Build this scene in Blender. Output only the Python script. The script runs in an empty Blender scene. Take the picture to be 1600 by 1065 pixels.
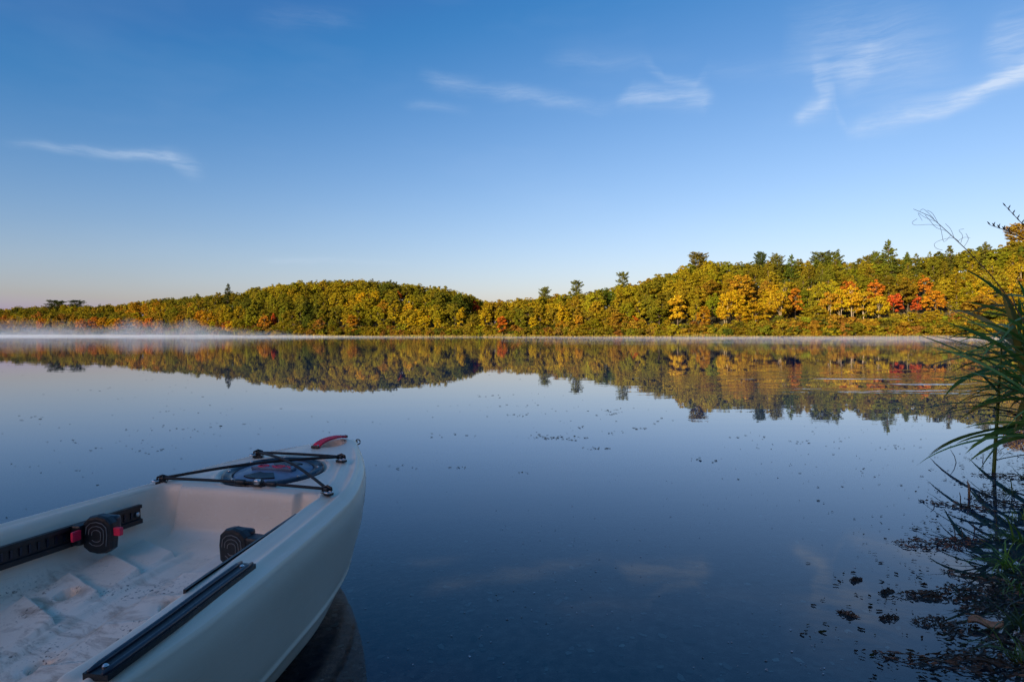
import bpy, math, random
import numpy as np

random.seed(7)
RNG = np.random.default_rng(7)
R = math.radians

# ------------------------------------------------------------------ camera, sky, sun, exposure
scene = bpy.context.scene
COL = scene.collection
CAM_H = 0.85            # camera height above the water
F = 1000.0              # focal length in pixels of the 1600 px wide photograph
HOR = 522.5             # horizon row in the photograph

cam_d = bpy.data.cameras.new('camera')
cam_d.sensor_width = 36.0
cam_d.lens = 36.0 * F / 1600.0
cam_d.clip_start = 0.05
cam_d.clip_end = 12000.0
cam = bpy.data.objects.new('camera', cam_d)
cam.location = (0, 0, CAM_H)
cam.rotation_euler = (R(90) - math.atan((532.5 - HOR) / F), 0, 0)
COL.objects.link(cam)
scene.camera = cam

SUN_AZ = R(217.0)       # compass-like: 0 = +Y, 90 = +X
SUN_EL = R(12.0)

world = bpy.data.worlds.new('World')
scene.world = world
world.use_nodes = True


def build_world():
    nt = world.node_tree
    N, L = nt.nodes, nt.links
    N.clear()
    out = N.new('ShaderNodeOutputWorld')
    world.cycles.sampling_method = 'MANUAL'
    world.cycles.sample_map_resolution = 512
    bg = N.new('ShaderNodeBackground')
    bg.inputs['Strength'].default_value = 0.12
    L.new(bg.outputs[0], out.inputs['Surface'])
    sky = N.new('ShaderNodeTexSky')
    sky.sky_type = 'NISHITA'
    sky.sun_disc = False
    sky.sun_elevation = SUN_EL
    sky.sun_rotation = SUN_AZ
    sky.altitude = 200
    sky.air_density = 1.0
    sky.dust_density = 1.6
    sky.ozone_density = 4.0
    # sky colour grade: deeper blue higher up, paler and less green low down
    sgr = N.new('ShaderNodeSeparateColor')
    cgr = N.new('ShaderNodeCombineColor')
    L.new(sky.outputs[0], sgr.inputs[0])
    for ch, (k1, k0) in enumerate(((1.62, -0.190), (1.00, -0.112), (0.79, 0.0))):
        a_ = N.new('ShaderNodeMath')
        a_.operation = 'MULTIPLY_ADD'
        a_.inputs[1].default_value = k1
        a_.inputs[2].default_value = k0 / 0.224
        L.new(sgr.outputs[ch], a_.inputs[0])
        c_ = N.new('ShaderNodeMath')
        c_.operation = 'SMOOTH_MAX'
        c_.inputs[2].default_value = 0.1
        L.new(a_.outputs[0], c_.inputs[0])
        c_.inputs[1].default_value = (0.042, 0.165, 0.39)[ch] / 0.224  # floor keeps the unseen zenith from darkening, added to brighten the shaded foreground
        L.new(c_.outputs[0], cgr.inputs[ch])
    # direction -> azimuth, elevation
    tc = N.new('ShaderNodeTexCoord')
    sep = N.new('ShaderNodeSeparateXYZ')
    L.new(tc.outputs['Generated'], sep.inputs[0])

    def math_(op, a, b=None, c=None):
        m = N.new('ShaderNodeMath')
        m.operation = op
        for i, v in enumerate((a, b, c)):
            if v is None:
                continue
            if isinstance(v, (int, float)):
                m.inputs[i].default_value = v
            else:
                L.new(v, m.inputs[i])
        return m.outputs[0]
    az = math_('ARCTAN2', sep.outputs['X'], sep.outputs['Y'])
    el = math_('ARCSINE', sep.outputs['Z'])
    comb = N.new('ShaderNodeCombineXYZ')
    L.new(az, comb.inputs[0])
    L.new(el, comb.inputs[1])
    # wind-torn edges: warp the coordinates
    wn = N.new('ShaderNodeTexNoise')
    wn.inputs['Scale'].default_value = 9.0
    wn.inputs['Detail'].default_value = 3.0
    wn.inputs['Roughness'].default_value = 0.6
    L.new(comb.outputs[0], wn.inputs['Vector'])
    sub = N.new('ShaderNodeVectorMath')
    sub.operation = 'SUBTRACT'
    L.new(wn.outputs['Color'], sub.inputs[0])
    sub.inputs[1].default_value = (0.5, 0.5, 0.5)
    sc = N.new('ShaderNodeVectorMath')
    sc.operation = 'MULTIPLY'
    L.new(sub.outputs[0], sc.inputs[0])
    sc.inputs[1].default_value = (0.05, 0.022, 0)
    add = N.new('ShaderNodeVectorMath')
    add.operation = 'ADD'
    L.new(comb.outputs[0], add.inputs[0])
    L.new(sc.outputs[0], add.inputs[1])
    warped = add.outputs[0]

    def px(u, v):
        a = math.atan((u - 800) / F)
        return a, math.atan((HOR - v) / F * math.cos(a))
    # wisps: along the azimuth, each layer gives centre row, half width and strength
    layers = [
        [(0, 224, 4, 0), (60, 228, 5, .45), (160, 236, 6, .6), (215, 240, 6, .8), (270, 243, 8, .8), (300, 262, 14, .5), (325, 266, 12, 0),
         (655, 121, 9, 0), (680, 126, 10, .42), (760, 139, 9, .3), (810, 147, 10, .5), (940, 168, 8, .25), (968, 162, 9, .15), (990, 151, 12, .85),
         (1050, 153, 12, .7), (1095, 157, 14, .8), (1116, 156, 10, 0), (1228, 194, 9, 0), (1244, 186, 9, .9), (1280, 165, 13, 1.0), (1296, 150, 20, .3),
         (1312, 206, 9, .15), (1340, 201, 11, .65), (1420, 182, 12, .8), (1500, 155, 11, 1.4), (1560, 128, 10, 1.9), (1610, 102, 11, 1.9), (1720, 50, 14, .5), (1900, 10, 20, 0)],
        [(400, 406, 4, 0), (430, 406, 4, .25), (600, 410, 4, .2), (640, 411, 4, 0), (840, 97, 12, 0), (880, 96, 12, .16), (1010, 98, 12, .12), (1028, 124, 6, .4), (1080, 132, 7, .4),
         (1100, 112, 12, .12), (1210, 110, 14, .1), (1266, 104, 10, .15), (1280, 125, 26, .8), (1292, 112, 12, .35), (1330, 112, 22, .5), (1352, 102, 24, .65), (1375, 86, 16, .2), (1400, 84, 16, 0),
         (1520, 84, 20, 0), (1560, 74, 30, .65), (1660, 60, 30, .5), (1800, 50, 30, 0)],
        [(380, 26, 14, 0), (450, 28, 14, .14), (530, 33, 12, .12), (580, 34, 12, 0), (630, 164, 6, 0), (660, 165, 6, .25), (710, 168, 6, .15), (740, 168, 6, 0),
         (1220, 70, 40, 0), (1290, 72, 46, .38), (1400, 84, 48, .45), (1460, 100, 46, .2), (1500, 110, 40, 0)]]
    total = None
    sep2 = N.new('ShaderNodeSeparateXYZ')
    L.new(warped, sep2.inputs[0])
    azn = math_('MULTIPLY_ADD', sep2.outputs[0], 0.5, 0.5)
    eln = sep2.outputs[1]
    for lay in layers:
        rp = N.new('ShaderNodeValToRGB')
        cr = rp.color_ramp
        while len(cr.elements) < len(lay):
            cr.elements.new(0.5)
        for el_, (u, v, w, st) in zip(cr.elements, lay):
            a_, e_ = px(u, v)
            el_.position = a_ * 0.5 + 0.5
            el_.color = (e_, w / F * 10, st, 1)
        L.new(azn, rp.inputs[0])
        sp = N.new('ShaderNodeSeparateColor')
        L.new(rp.outputs[0], sp.inputs[0])
        d = math_('DIVIDE', math_('SUBTRACT', eln, sp.outputs[0]), math_('MULTIPLY', sp.outputs[1], 0.1))
        g = math_('EXPONENT', math_('MULTIPLY', math_('MULTIPLY', d, d), -1.0))
        t = math_('MULTIPLY', g, sp.outputs[2])
        total = t if total is None else math_('ADD', total, t)
    # fibres combed along the wind
    fm = N.new('ShaderNodeMapping')
    fm.inputs['Rotation'].default_value = (0, 0, -0.12)
    fm.inputs['Scale'].default_value = (12, 95, 1)
    L.new(warped, fm.inputs['Vector'])
    fn = N.new('ShaderNodeTexNoise')
    fn.noise_dimensions = '2D'
    fn.inputs['Scale'].default_value = 1.0
    fn.inputs['Detail'].default_value = 4.0
    fn.inputs['Roughness'].default_value = 0.7
    L.new(fm.outputs[0], fn.inputs['Vector'])
    fr = math_('MULTIPLY_ADD', fn.outputs['Fac'], 2.3, -0.40)
    fr = math_('MINIMUM', math_('MAXIMUM', fr, 0.0), 1.5)
    total = math_('MULTIPLY', total, fr)
    # faint high veil everywhere in the sky
    vm = N.new('ShaderNodeVectorMath')
    vm.operation = 'MULTIPLY'
    L.new(warped, vm.inputs[0])
    vm.inputs[1].default_value = (2.2, 7.0, 0)
    vn = N.new('ShaderNodeTexNoise')
    vn.inputs['Scale'].default_value = 1.0
    vn.inputs['Detail'].default_value = 4.0
    vn.inputs['Roughness'].default_value = 0.58
    L.new(vm.outputs[0], vn.inputs['Vector'])
    veil = math_('MULTIPLY', math_('MAXIMUM', math_('SUBTRACT', vn.outputs['Fac'], 0.5), 0.0), 0.45)
    total = math_('ADD', total, veil)
    mix = N.new('ShaderNodeMix')
    mix.data_type = 'RGBA'
    mix.blend_type = 'MIX'
    L.new(math_('MINIMUM', math_('MULTIPLY', total, 0.42), 0.7), mix.inputs['Factor'])
    L.new(cgr.outputs[0], mix.inputs['A'])
    mix.inputs['B'].default_value = CLOUD_RAD
    L.new(mix.outputs['Result'], bg.inputs['Color'])


CLOUD_RAD = (3.0, 3.4, 4.0, 1.0)
build_world()

sun_d = bpy.data.lights.new('sun', 'SUN')
sun_d.energy = 5.0
sun_d.angle = R(0.5)
sun_d.color = (1.0, 0.80, 0.54)
sun = bpy.data.objects.new('sun', sun_d)
sv = np.array([math.sin(SUN_AZ) * math.cos(SUN_EL), math.cos(SUN_AZ) * math.cos(SUN_EL), math.sin(SUN_EL)])
from mathutils import Vector, Matrix
sun.rotation_euler = Vector(sv).to_track_quat('Z', 'Y').to_euler()
sun.location = (-60, -80, 60)
COL.objects.link(sun)

vs = scene.view_settings
vs.view_transform = 'Standard'
vs.look = 'None'
vs.exposure = 1.02
vs.gamma = 1.0
vs.use_curve_mapping = False
scene.cycles.use_denoising = True
scene.cycles.max_bounces = 5
scene.cycles.diffuse_bounces = 2
scene.cycles.glossy_bounces = 3
scene.cycles.transmission_bounces = 3
scene.cycles.use_light_tree = False
scene.cycles.transparent_max_bounces = 16
scene.cycles.volume_bounces = 0
scene.cycles.caustics_reflective = False
scene.cycles.caustics_refractive = False
scene.cycles.sample_clamp_indirect = 6.0

# ------------------------------------------------------------------ helpers


def link(o):
    COL.objects.link(o)
    return o


def mesh_obj(name, verts, faces, mat=None, parent=None, smooth=False, attr=None):
    me = bpy.data.meshes.new(name)
    me.from_pydata([tuple(v) for v in verts], [], [tuple(int(i) for i in f) for f in faces])
    if attr:
        for k, v in attr.items():
            a = me.attributes.new(k, 'FLOAT', 'POINT') if np.ndim(v) == 1 else me.attributes.new(k, 'FLOAT_COLOR', 'POINT')
            a.data.foreach_set('value' if np.ndim(v) == 1 else 'color', np.asarray(v, dtype=np.float32).ravel())
    if smooth:
        me.polygons.foreach_set('use_smooth', [True] * len(me.polygons))
    me.update()
    o = bpy.data.objects.new(name, me)
    if mat:
        me.materials.append(mat)
    if parent:
        o.parent = parent
    return link(o)


def empty(name, loc=(0, 0, 0), rz=0.0, parent=None):
    o = bpy.data.objects.new(name, None)
    o.location = loc
    o.rotation_euler = (0, 0, rz)
    o.empty_display_size = 0.1
    if parent:
        o.parent = parent
    return link(o)


def tag(o, label=None, cat=None, group=None, kind=None):
    if label:
        o['label'] = label
    if cat:
        o['category'] = cat
    if group:
        o['group'] = group
    if kind:
        o['kind'] = kind
    return o


class NT:
    """tiny node helper"""

    def __init__(self, mat):
        self.nt = mat.node_tree
        self.N, self.L = self.nt.nodes, self.nt.links

    def n(self, t, **kw):
        x = self.N.new(t)
        for k, v in kw.items():
            if k in x.inputs:
                if hasattr(v, 'node'):
                    self.L.new(v, x.inputs[k])
                else:
                    x.inputs[k].default_value = v
            else:
                setattr(x, k, v)
        return x

    def m(self, op, a, b=None, c=None):
        x = self.N.new('ShaderNodeMath')
        x.operation = op
        for i, v in enumerate((a, b, c)):
            if v is None:
                continue
            if isinstance(v, (int, float)):
                x.inputs[i].default_value = v
            else:
                self.L.new(v, x.inputs[i])
        return x.outputs[0]

    def mix(self, f, a, b, blend='MIX'):
        x = self.N.new('ShaderNodeMix')
        x.data_type = 'RGBA'
        x.blend_type = blend
        for k, v in (('Factor', f), ('A', a), ('B', b)):
            if hasattr(v, 'node'):
                self.L.new(v, x.inputs[k])
            elif isinstance(v, (int, float)):
                x.inputs[k].default_value = v
            else:
                x.inputs[k].default_value = (*v, 1.0) if len(v) == 3 else v
        return x.outputs['Result']

    def ramp(self, fac, stops, interp='LINEAR'):
        x = self.N.new('ShaderNodeValToRGB')
        cr = x.color_ramp
        cr.interpolation = interp
        while len(cr.elements) < len(stops):
            cr.elements.new(0.5)
        for e, (p, c) in zip(cr.elements, stops):
            e.position = p
            e.color = (*c, 1.0) if len(c) == 3 else c
        self.L.new(fac, x.inputs[0])
        return x.outputs[0]

    def noise(self, vec, scale, detail=3.0, rough=0.55, dist=0.0):
        x = self.N.new('ShaderNodeTexNoise')
        x.inputs['Scale'].default_value = scale
        x.inputs['Detail'].default_value = detail
        x.inputs['Roughness'].default_value = rough
        x.inputs['Distortion'].default_value = dist
        if vec is not None:
            self.L.new(vec, x.inputs['Vector'])
        return x.outputs['Fac']

    def link(self, a, b):
        self.L.new(a, b)


def new_mat(name):
    m = bpy.data.materials.new(name)
    m.use_nodes = True
    return m


def simple_mat(name, col, rough=0.5, var=0.12, scale=30.0, bump=0.0, spec=0.5, metal=0.0):
    """principled material with noise-driven colour and roughness variation"""
    m = new_mat(name)
    t = NT(m)
    b = t.N['Principled BSDF']
    tc = t.n('ShaderNodeTexCoord')
    nz = t.noise(tc.outputs['Object'], scale, 4.0, 0.6)
    lo = tuple(c * (1 - var) for c in col)
    hi = tuple(min(1, c * (1 + var)) for c in col)
    t.link(t.ramp(nz, [(0.3, lo), (0.7, hi)]), b.inputs['Base Color'])
    t.link(t.m('MULTIPLY_ADD', nz, 0.2, rough - 0.1), b.inputs['Roughness'])
    b.inputs['Specular IOR Level'].default_value = spec
    b.inputs['Metallic'].default_value = metal
    if bump:
        bp = t.n('ShaderNodeBump', Strength=bump, Distance=0.01)
        t.link(nz, bp.inputs['Height'])
        t.link(bp.outputs[0], b.inputs['Normal'])
    return m


def leaf_mat(name, use_attr=False, transl=0.3, rough=0.6):
    """foliage: colour from the object's own colour (or a stored tint), varied leaf by leaf"""
    m = new_mat(name)
    t = NT(m)
    t.N.remove(t.N['Principled BSDF'])
    out = t.N['Material Output']
    if use_attr:
        base = t.n('ShaderNodeAttribute', attribute_name='tint').outputs['Color']
    else:
        base = t.n('ShaderNodeObjectInfo').outputs['Color']
    v = t.n('ShaderNodeAttribute', attribute_name='vary').outputs['Fac']
    hs = t.n('ShaderNodeHueSaturation')
    t.link(base, hs.inputs['Color'])
    t.link(t.m('MULTIPLY_ADD', v, 0.05, 0.475), hs.inputs['Hue'])
    t.link(t.m('MULTIPLY_ADD', v, 0.7, 0.65), hs.inputs['Value'])
    d = t.n('ShaderNodeBsdfDiffuse')
    tr = t.n('ShaderNodeBsdfTranslucent')
    t.link(hs.outputs[0], d.inputs['Color'])
    t.link(hs.outputs[0], tr.inputs['Color'])
    mx = t.n('ShaderNodeMixShader', Fac=transl)
    t.link(d.outputs[0], mx.inputs[1])
    t.link(tr.outputs[0], mx.inputs[2])
    t.link(mx.outputs[0], out.inputs['Surface'])
    return m


def smooth(a, b, x):
    t = np.clip((np.asarray(x, float) - a) / (b - a), 0, 1)
    return t * t * (3 - 2 * t)


def tube(path, rad, seg=8, cap=True):
    """round tube along a path; rad is a number or one per point"""
    P = [Vector(p) for p in path]
    n = len(P)
    rr = [rad] * n if isinstance(rad, (int, float)) else list(rad)
    vs_, fs = [], []
    up = None
    for i in range(n):
        d = (P[min(i + 1, n - 1)] - P[max(i - 1, 0)]).normalized()
        if up is None:
            up = d.orthogonal().normalized()
        up = (up - d * up.dot(d))
        if up.length < 1e-6:
            up = d.orthogonal()
        up.normalize()
        w = d.cross(up)
        for k in range(seg):
            a = 2 * math.pi * k / seg
            vs_.append(P[i] + (up * math.cos(a) + w * math.sin(a)) * rr[i])
    for i in range(n - 1):
        for k in range(seg):
            k2 = (k + 1) % seg
            fs.append((i * seg + k, i * seg + k2, (i + 1) * seg + k2, (i + 1) * seg + k))
    if cap:
        fs.append(tuple(range(seg - 1, -1, -1)))
        fs.append(tuple((n - 1) * seg + k for k in range(seg)))
    return vs_, fs


def join(parts):
    V, Fc = [], []
    for v, f in parts:
        o = len(V)
        V += list(v)
        Fc += [tuple(i + o for i in q) for q in f]
    return V, Fc


def rbox(size, bev=0.15, mat4=None):
    """bevelled box (24-ish faces) centred on the origin; bev = fraction of the smallest side"""
    import bmesh
    bm = bmesh.new()
    bmesh.ops.create_cube(bm, size=1.0)
    for v in bm.verts:
        v.co.x *= size[0]
        v.co.y *= size[1]
        v.co.z *= size[2]
    bmesh.ops.bevel(bm, geom=bm.edges[:] , offset=min(size) * bev, segments=2, affect='EDGES', profile=0.6)
    if mat4 is not None:
        bmesh.ops.transform(bm, matrix=mat4, verts=bm.verts)
    bm.verts.index_update()
    V = [v.co.copy() for v in bm.verts]
    Fc = [tuple(v.index for v in f.verts) for f in bm.faces]
    bm.free()
    return V, Fc

# ------------------------------------------------------------------ terrain: far shore, hills, lake bed, near bank


SKY_U = np.array([-900, -500, -200, 0, 60, 100, 180, 220, 260, 300, 340, 380, 400, 450, 500, 560, 600, 650, 700, 735, 750, 790, 830, 850, 900, 940, 975, 1000, 1050, 1080, 1100, 1150, 1200, 1250, 1300, 1340, 1370, 1400, 1440, 1480, 1520, 1560, 1600, 1750, 2100, 2600], float)
SKY_V = np.array([480, 482, 483, 481, 478, 477, 476, 470, 466, 462, 458, 455, 449, 441, 438, 435, 438, 444, 450, 459, 466, 469, 464, 460, 456, 449, 443, 438, 423, 412, 407, 408, 405, 408, 406, 410, 404, 399, 398, 392, 387, 382, 376, 370, 380, 390], float)
SH_U = np.array([-900, -500, -200, 0, 200, 350, 500, 650, 735, 760, 900, 1000, 1100, 1200, 1350, 1500, 1600, 1800, 2200, 2600], float)
SH_Y = np.array([420, 440, 460, 450, 400, 330, 300, 285, 275, 262, 240, 225, 210, 198, 185, 172, 165, 150, 110, 80], float)
RD_D = np.array([90, 90, 70, 50, 60, 75, 85, 80, 66, 34, 48, 55, 62, 62, 62, 62, 62, 62, 60, 60], float)
TREE_H = 11.0


def shore_y(u):
    return np.interp(u, SH_U, SH_Y)


def ridge_y(u):
    return shore_y(u) + np.interp(u, SH_U, RD_D)


def sky_v(u):
    return np.interp(u, SKY_U, SKY_V)


def ridge_g(u):
    return np.maximum(1.5, CAM_H + (HOR - sky_v(u)) * ridge_y(u) / F - TREE_H)


def far_ground(x, y):
    y = np.maximum(np.asarray(y, float), 1e-3)
    u = np.clip(800 + F * x / y, -900, 2600)
    s, r, g = shore_y(u), ridge_y(u), ridge_g(u)
    t = (y - s) / (r - s)
    up = 0.15 + (g - 0.15) * smooth(-0.05, 1.05, t) * 0.85 + 0.15 * g * np.clip(t, 0, 1)
    up = np.where(t > 1, up + (y - r) * 0.01, up)
    bed = np.maximum(-3.0, (y - s) * 0.12 + 0.1)
    bank = 0.15 + (y - s) * 0.08
    return np.where(t > 0, np.minimum(up, bank + np.maximum(0, y - s - 6) * 0.8), bed)


NEAR = np.array([(-400, 60), (-120, -6), (-40, -6), (-12, -3.4), (-4, -1.9), (-1, -0.9), (0.35, -0.3), (0.85, 0.6), (1.22, 1.5), (2.06, 2.55), (3.35, 4.0), (4.9, 5.6), (8.3, 9.6), (15.5, 17), (33, 35), (75, 75), (170, 120)], float)


def near_sd(x, y):
    """signed distance to the near water's edge, positive on land"""
    x = np.asarray(x, float)
    y = np.asarray(y, float)
    best = np.full(np.broadcast(x, y).shape, 1e9)
    sign = np.ones_like(best)
    for (ax, ay), (bx, by) in zip(NEAR[:-1], NEAR[1:]):
        dx, dy = bx - ax, by - ay
        t = np.clip(((x - ax) * dx + (y - ay) * dy) / (dx * dx + dy * dy), 0, 1)
        d = np.hypot(x - ax - t * dx, y - ay - t * dy)
        c = dx * (y - ay) - dy * (x - ax)
        upd = d < best - 1e-9
        best = np.where(upd, d, best)
        sign = np.where(upd, np.where(c < 0, 1.0, -1.0), sign)
    return best * sign


def lump(x, y, s, seed=0.0):
    return (np.sin(x * s * 1.7 + 1.3 + seed) * np.cos(y * s * 1.3 + 0.7 * x * s + seed) + 0.5 * np.sin(x * s * 3.9 - y * s * 3.1 + seed * 2))


def ground_z(x, y):
    sd = near_sd(x, y)
    wob = lump(x, y, 2.3) * 0.16 * np.clip(1 - sd / 10, 0, 1) * np.clip(1 + sd / 4, 0, 1)
    s2 = sd + wob
    land = np.minimum(s2 * 0.10, 0.35) + np.maximum(0, s2 - 6) * 0.05 + np.clip(s2 - 30, 0, 115) * 0.33
    bed = np.maximum(-2.5, np.where(s2 > -4, s2 * 0.085, -0.34 + (s2 + 4) * 0.16))
    near = np.where(s2 > 0, land, bed)
    far = np.where(np.asarray(y) > 30, far_ground(x, np.maximum(y, 30)), -3.0)
    return np.maximum(near, far)


def build_terrain():
    radii = [0.0] + list(np.geomspace(0.35, 140, 120)) + list(np.linspace(143, 560, 130)) + list(np.geomspace(580, 6000, 22))
    ang = np.concatenate([np.linspace(-48, 48, 330), np.linspace(50, 310, 130)])
    ang = np.radians(ang)
    na = len(ang)
    r = np.array(radii[1:])
    X = np.outer(r, np.sin(ang))
    Y = np.outer(r, np.cos(ang))
    Z = ground_z(X, Y)
    V = np.column_stack([X.ravel(), Y.ravel(), Z.ravel()])
    V = np.vstack([[0, 0, float(ground_z(0.0, 0.0))], V])
    faces = []
    for i in range(len(r) - 1):
        a = 1 + i * na
        b = a + na
        for j in range(na):
            k = (j + 1) % na
            faces.append((a + j, a + k, b + k, b + j))
    for j in range(na):
        faces.append((0, 1 + (j + 1) % na, 1 + j))
    faces = [f[::-1] for f in faces]
    m = new_mat('ground_soil')
    t = NT(m)
    b = t.N['Principled BSDF']
    geo = t.n('ShaderNodeNewGeometry')
    pos = geo.outputs['Position']
    n1 = t.noise(pos, 1.6, 5, 0.62)
    n2 = t.noise(pos, 24.0, 5, 0.65)
    n3 = t.noise(pos, 0.08, 3, 0.5)
    mud = t.ramp(n2, [(0.28, (0.035, 0.019, 0.015)), (0.5, (0.17, 0.095, 0.075)), (0.72, (0.38, 0.25, 0.20))])
    soil = t.ramp(n1, [(0.3, (0.03, 0.028, 0.010)), (0.55, (0.075, 0.06, 0.02)), (0.75, (0.12, 0.085, 0.03))])
    soil = t.mix(t.m('MULTIPLY', n3, 0.6), soil, (0.04, 0.045, 0.012))
    sz = t.n('ShaderNodeSeparateXYZ')
    t.link(pos, sz.inputs[0])
    fac = t.n('ShaderNodeMapRange')
    fac.inputs['From Min'].default_value = -0.01
    fac.inputs['From Max'].default_value = 0.1
    t.link(t.m('ADD', sz.outputs['Z'], t.m('MULTIPLY_ADD', n1, 0.1, -0.05)), fac.inputs['Value'])
    t.link(t.mix(fac.outputs[0], mud, soil), b.inputs['Base Color'])
    b.inputs['Roughness'].default_value = 0.85
    bp = t.n('ShaderNodeBump', Strength=0.6, Distance=0.03)
    t.link(n2, bp.inputs['Height'])
    t.link(bp.outputs[0], b.inputs['Normal'])
    o = mesh_obj('ground', V, faces, m, smooth=True)
    tag(o, 'lake bed, muddy near bank and wooded hills behind the water', kind='structure')


build_terrain()


def build_water():
    m = new_mat('lake_water')
    t = NT(m)
    t.N.remove(t.N['Principled BSDF'])
    out = t.N['Material Output']
    pos = t.n('ShaderNodeNewGeometry').outputs['Position']
    sx = t.n('ShaderNodeSeparateXYZ')
    t.link(pos, sx.inputs[0])
    # long low swell, fine wind ripples gathered in patches (stronger far off on the left and right)
    mp = t.n('ShaderNodeMapping')
    t.link(pos, mp.inputs['Vector'])
    mp.inputs['Scale'].default_value = (0.35, 1.0, 1.0)
    swell = t.noise(mp.outputs[0], 0.55, 2.0, 0.5)
    fine = t.noise(mp.outputs[0], 3.2, 3.0, 0.55)
    mp2 = t.n('ShaderNodeMapping')
    t.link(pos, mp2.inputs['Vector'])
    mp2.inputs['Scale'].default_value = (0.12, 0.6, 1.0)
    patch = t.noise(mp2.outputs[0], 0.10, 3.0, 0.6)
    patch = t.m('MINIMUM', t.m('MAXIMUM', t.m('MULTIPLY_ADD', patch, 7.0, -4.0), 0.0), 1.0)
    # two standing patches of breeze: right of the reeds, far left of the bay

    def blob(cx, cy, rx, ry):
        a = t.m('DIVIDE', t.m('SUBTRACT', sx.outputs['X'], cx), rx)
        b_ = t.m('DIVIDE', t.m('SUBTRACT', sx.outputs['Y'], cy), ry)
        return t.m('EXPONENT', t.m('MULTIPLY', t.m('ADD', t.m('MULTIPLY', a, a), t.m('MULTIPLY', b_, b_)), -1.0))
    br = t.m('ADD', blob(7.2, 11.5, 3.4, 3.8), blob(-75, 95, 60, 45))
    brn = t.noise(mp.outputs[0], 0.9, 2.0, 0.5)
    brn = t.m('MINIMUM', t.m('MAXIMUM', t.m('MULTIPLY_ADD', brn, 7.0, -3.2), 0.0), 1.0)
    br = t.m('MULTIPLY', br, brn)
    far = t.n('ShaderNodeMapRange')
    far.inputs['From Min'].default_value = 6.0
    far.inputs['From Max'].default_value = 70.0
    far.inputs['To Min'].default_value = 0.25
    far.inputs['To Max'].default_value = 1.0
    t.link(sx.outputs['Y'], far.inputs['Value'])
    amp = t.m('ADD', t.m('MULTIPLY', far.outputs[0], t.m('MULTIPLY_ADD', patch, 0.0022, 0.0010)), t.m('MULTIPLY', br, 0.014))
    h = t.m('ADD', t.m('MULTIPLY', fine, amp), t.m('MULTIPLY', swell, t.m('MULTIPLY', far.outputs[0], 0.0035)))
    bp = t.n('ShaderNodeBump', Strength=1.0, Distance=1.0)
    t.link(h, bp.inputs['Height'])
    fr = t.n('ShaderNodeFresnel', IOR=1.47)
    t.link(bp.outputs[0], fr.inputs['Normal'])
    gl = t.n('ShaderNodeBsdfGlossy', Roughness=0.0)
    gl.inputs['Color'].default_value = (0.96, 0.97, 1, 1)
    t.link(bp.outputs[0], gl.inputs['Normal'])
    tr = t.n('ShaderNodeBsdfTransparent')
    tr.inputs['Color'].default_value = (0.80, 0.78, 0.78, 1)
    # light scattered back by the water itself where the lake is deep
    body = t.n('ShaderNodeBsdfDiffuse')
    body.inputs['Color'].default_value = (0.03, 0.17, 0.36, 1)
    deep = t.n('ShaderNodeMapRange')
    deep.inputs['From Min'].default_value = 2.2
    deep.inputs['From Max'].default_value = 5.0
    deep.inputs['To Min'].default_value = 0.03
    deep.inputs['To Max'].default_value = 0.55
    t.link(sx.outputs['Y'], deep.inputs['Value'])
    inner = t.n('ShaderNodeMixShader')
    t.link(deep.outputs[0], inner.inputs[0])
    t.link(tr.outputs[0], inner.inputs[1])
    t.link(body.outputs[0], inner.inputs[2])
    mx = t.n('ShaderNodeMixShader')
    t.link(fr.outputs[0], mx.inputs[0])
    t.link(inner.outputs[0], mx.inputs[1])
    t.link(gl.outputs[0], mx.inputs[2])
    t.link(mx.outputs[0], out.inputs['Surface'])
    n = 96
    V = [(0, 0, 0)]
    fs = []
    rad = [30, 300, 5000]
    for rr in rad:
        V += [(rr * math.sin(2 * math.pi * k / n), rr * math.cos(2 * math.pi * k / n), 0) for k in range(n)]
    for k in range(n):
        k2 = (k + 1) % n
        fs.append((0, 1 + k2, 1 + k))
        for q in range(2):
            a = 1 + q * n
            fs.append((a + k, a + k2, a + n + k2, a + n + k))
    o = mesh_obj('water', V, fs, m)
    tag(o, 'calm blue lake water mirroring the sky and the autumn trees', kind='structure')


build_water()

# ------------------------------------------------------------------ trees


def leaf_quads(C, Nn, size, rng, aspect=0.75):
    """one bent quad per leaf clump: centres C, facing Nn"""
    n = len(C)
    Nn = Nn / (np.linalg.norm(Nn, axis=1, keepdims=True) + 1e-9)
    ref = rng.normal(size=(n, 3))
    T = np.cross(Nn, ref)
    T /= (np.linalg.norm(T, axis=1, keepdims=True) + 1e-9)
    B = np.cross(Nn, T)
    s = size[:, None]
    j = 1 + 0.35 * rng.normal(size=(n, 4, 1)) * 0.6
    V = np.stack([C + T * s * j[:, 0], C + B * s * aspect * j[:, 1] + Nn * s * 0.18, C - T * s * j[:, 2], C - B * s * aspect * j[:, 3] + Nn * s * 0.18], axis=1)
    vary = np.repeat(rng.random(n), 4)
    F4 = np.arange(n * 4).reshape(n, 4)
    return V.reshape(-1, 3), F4, vary


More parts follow.
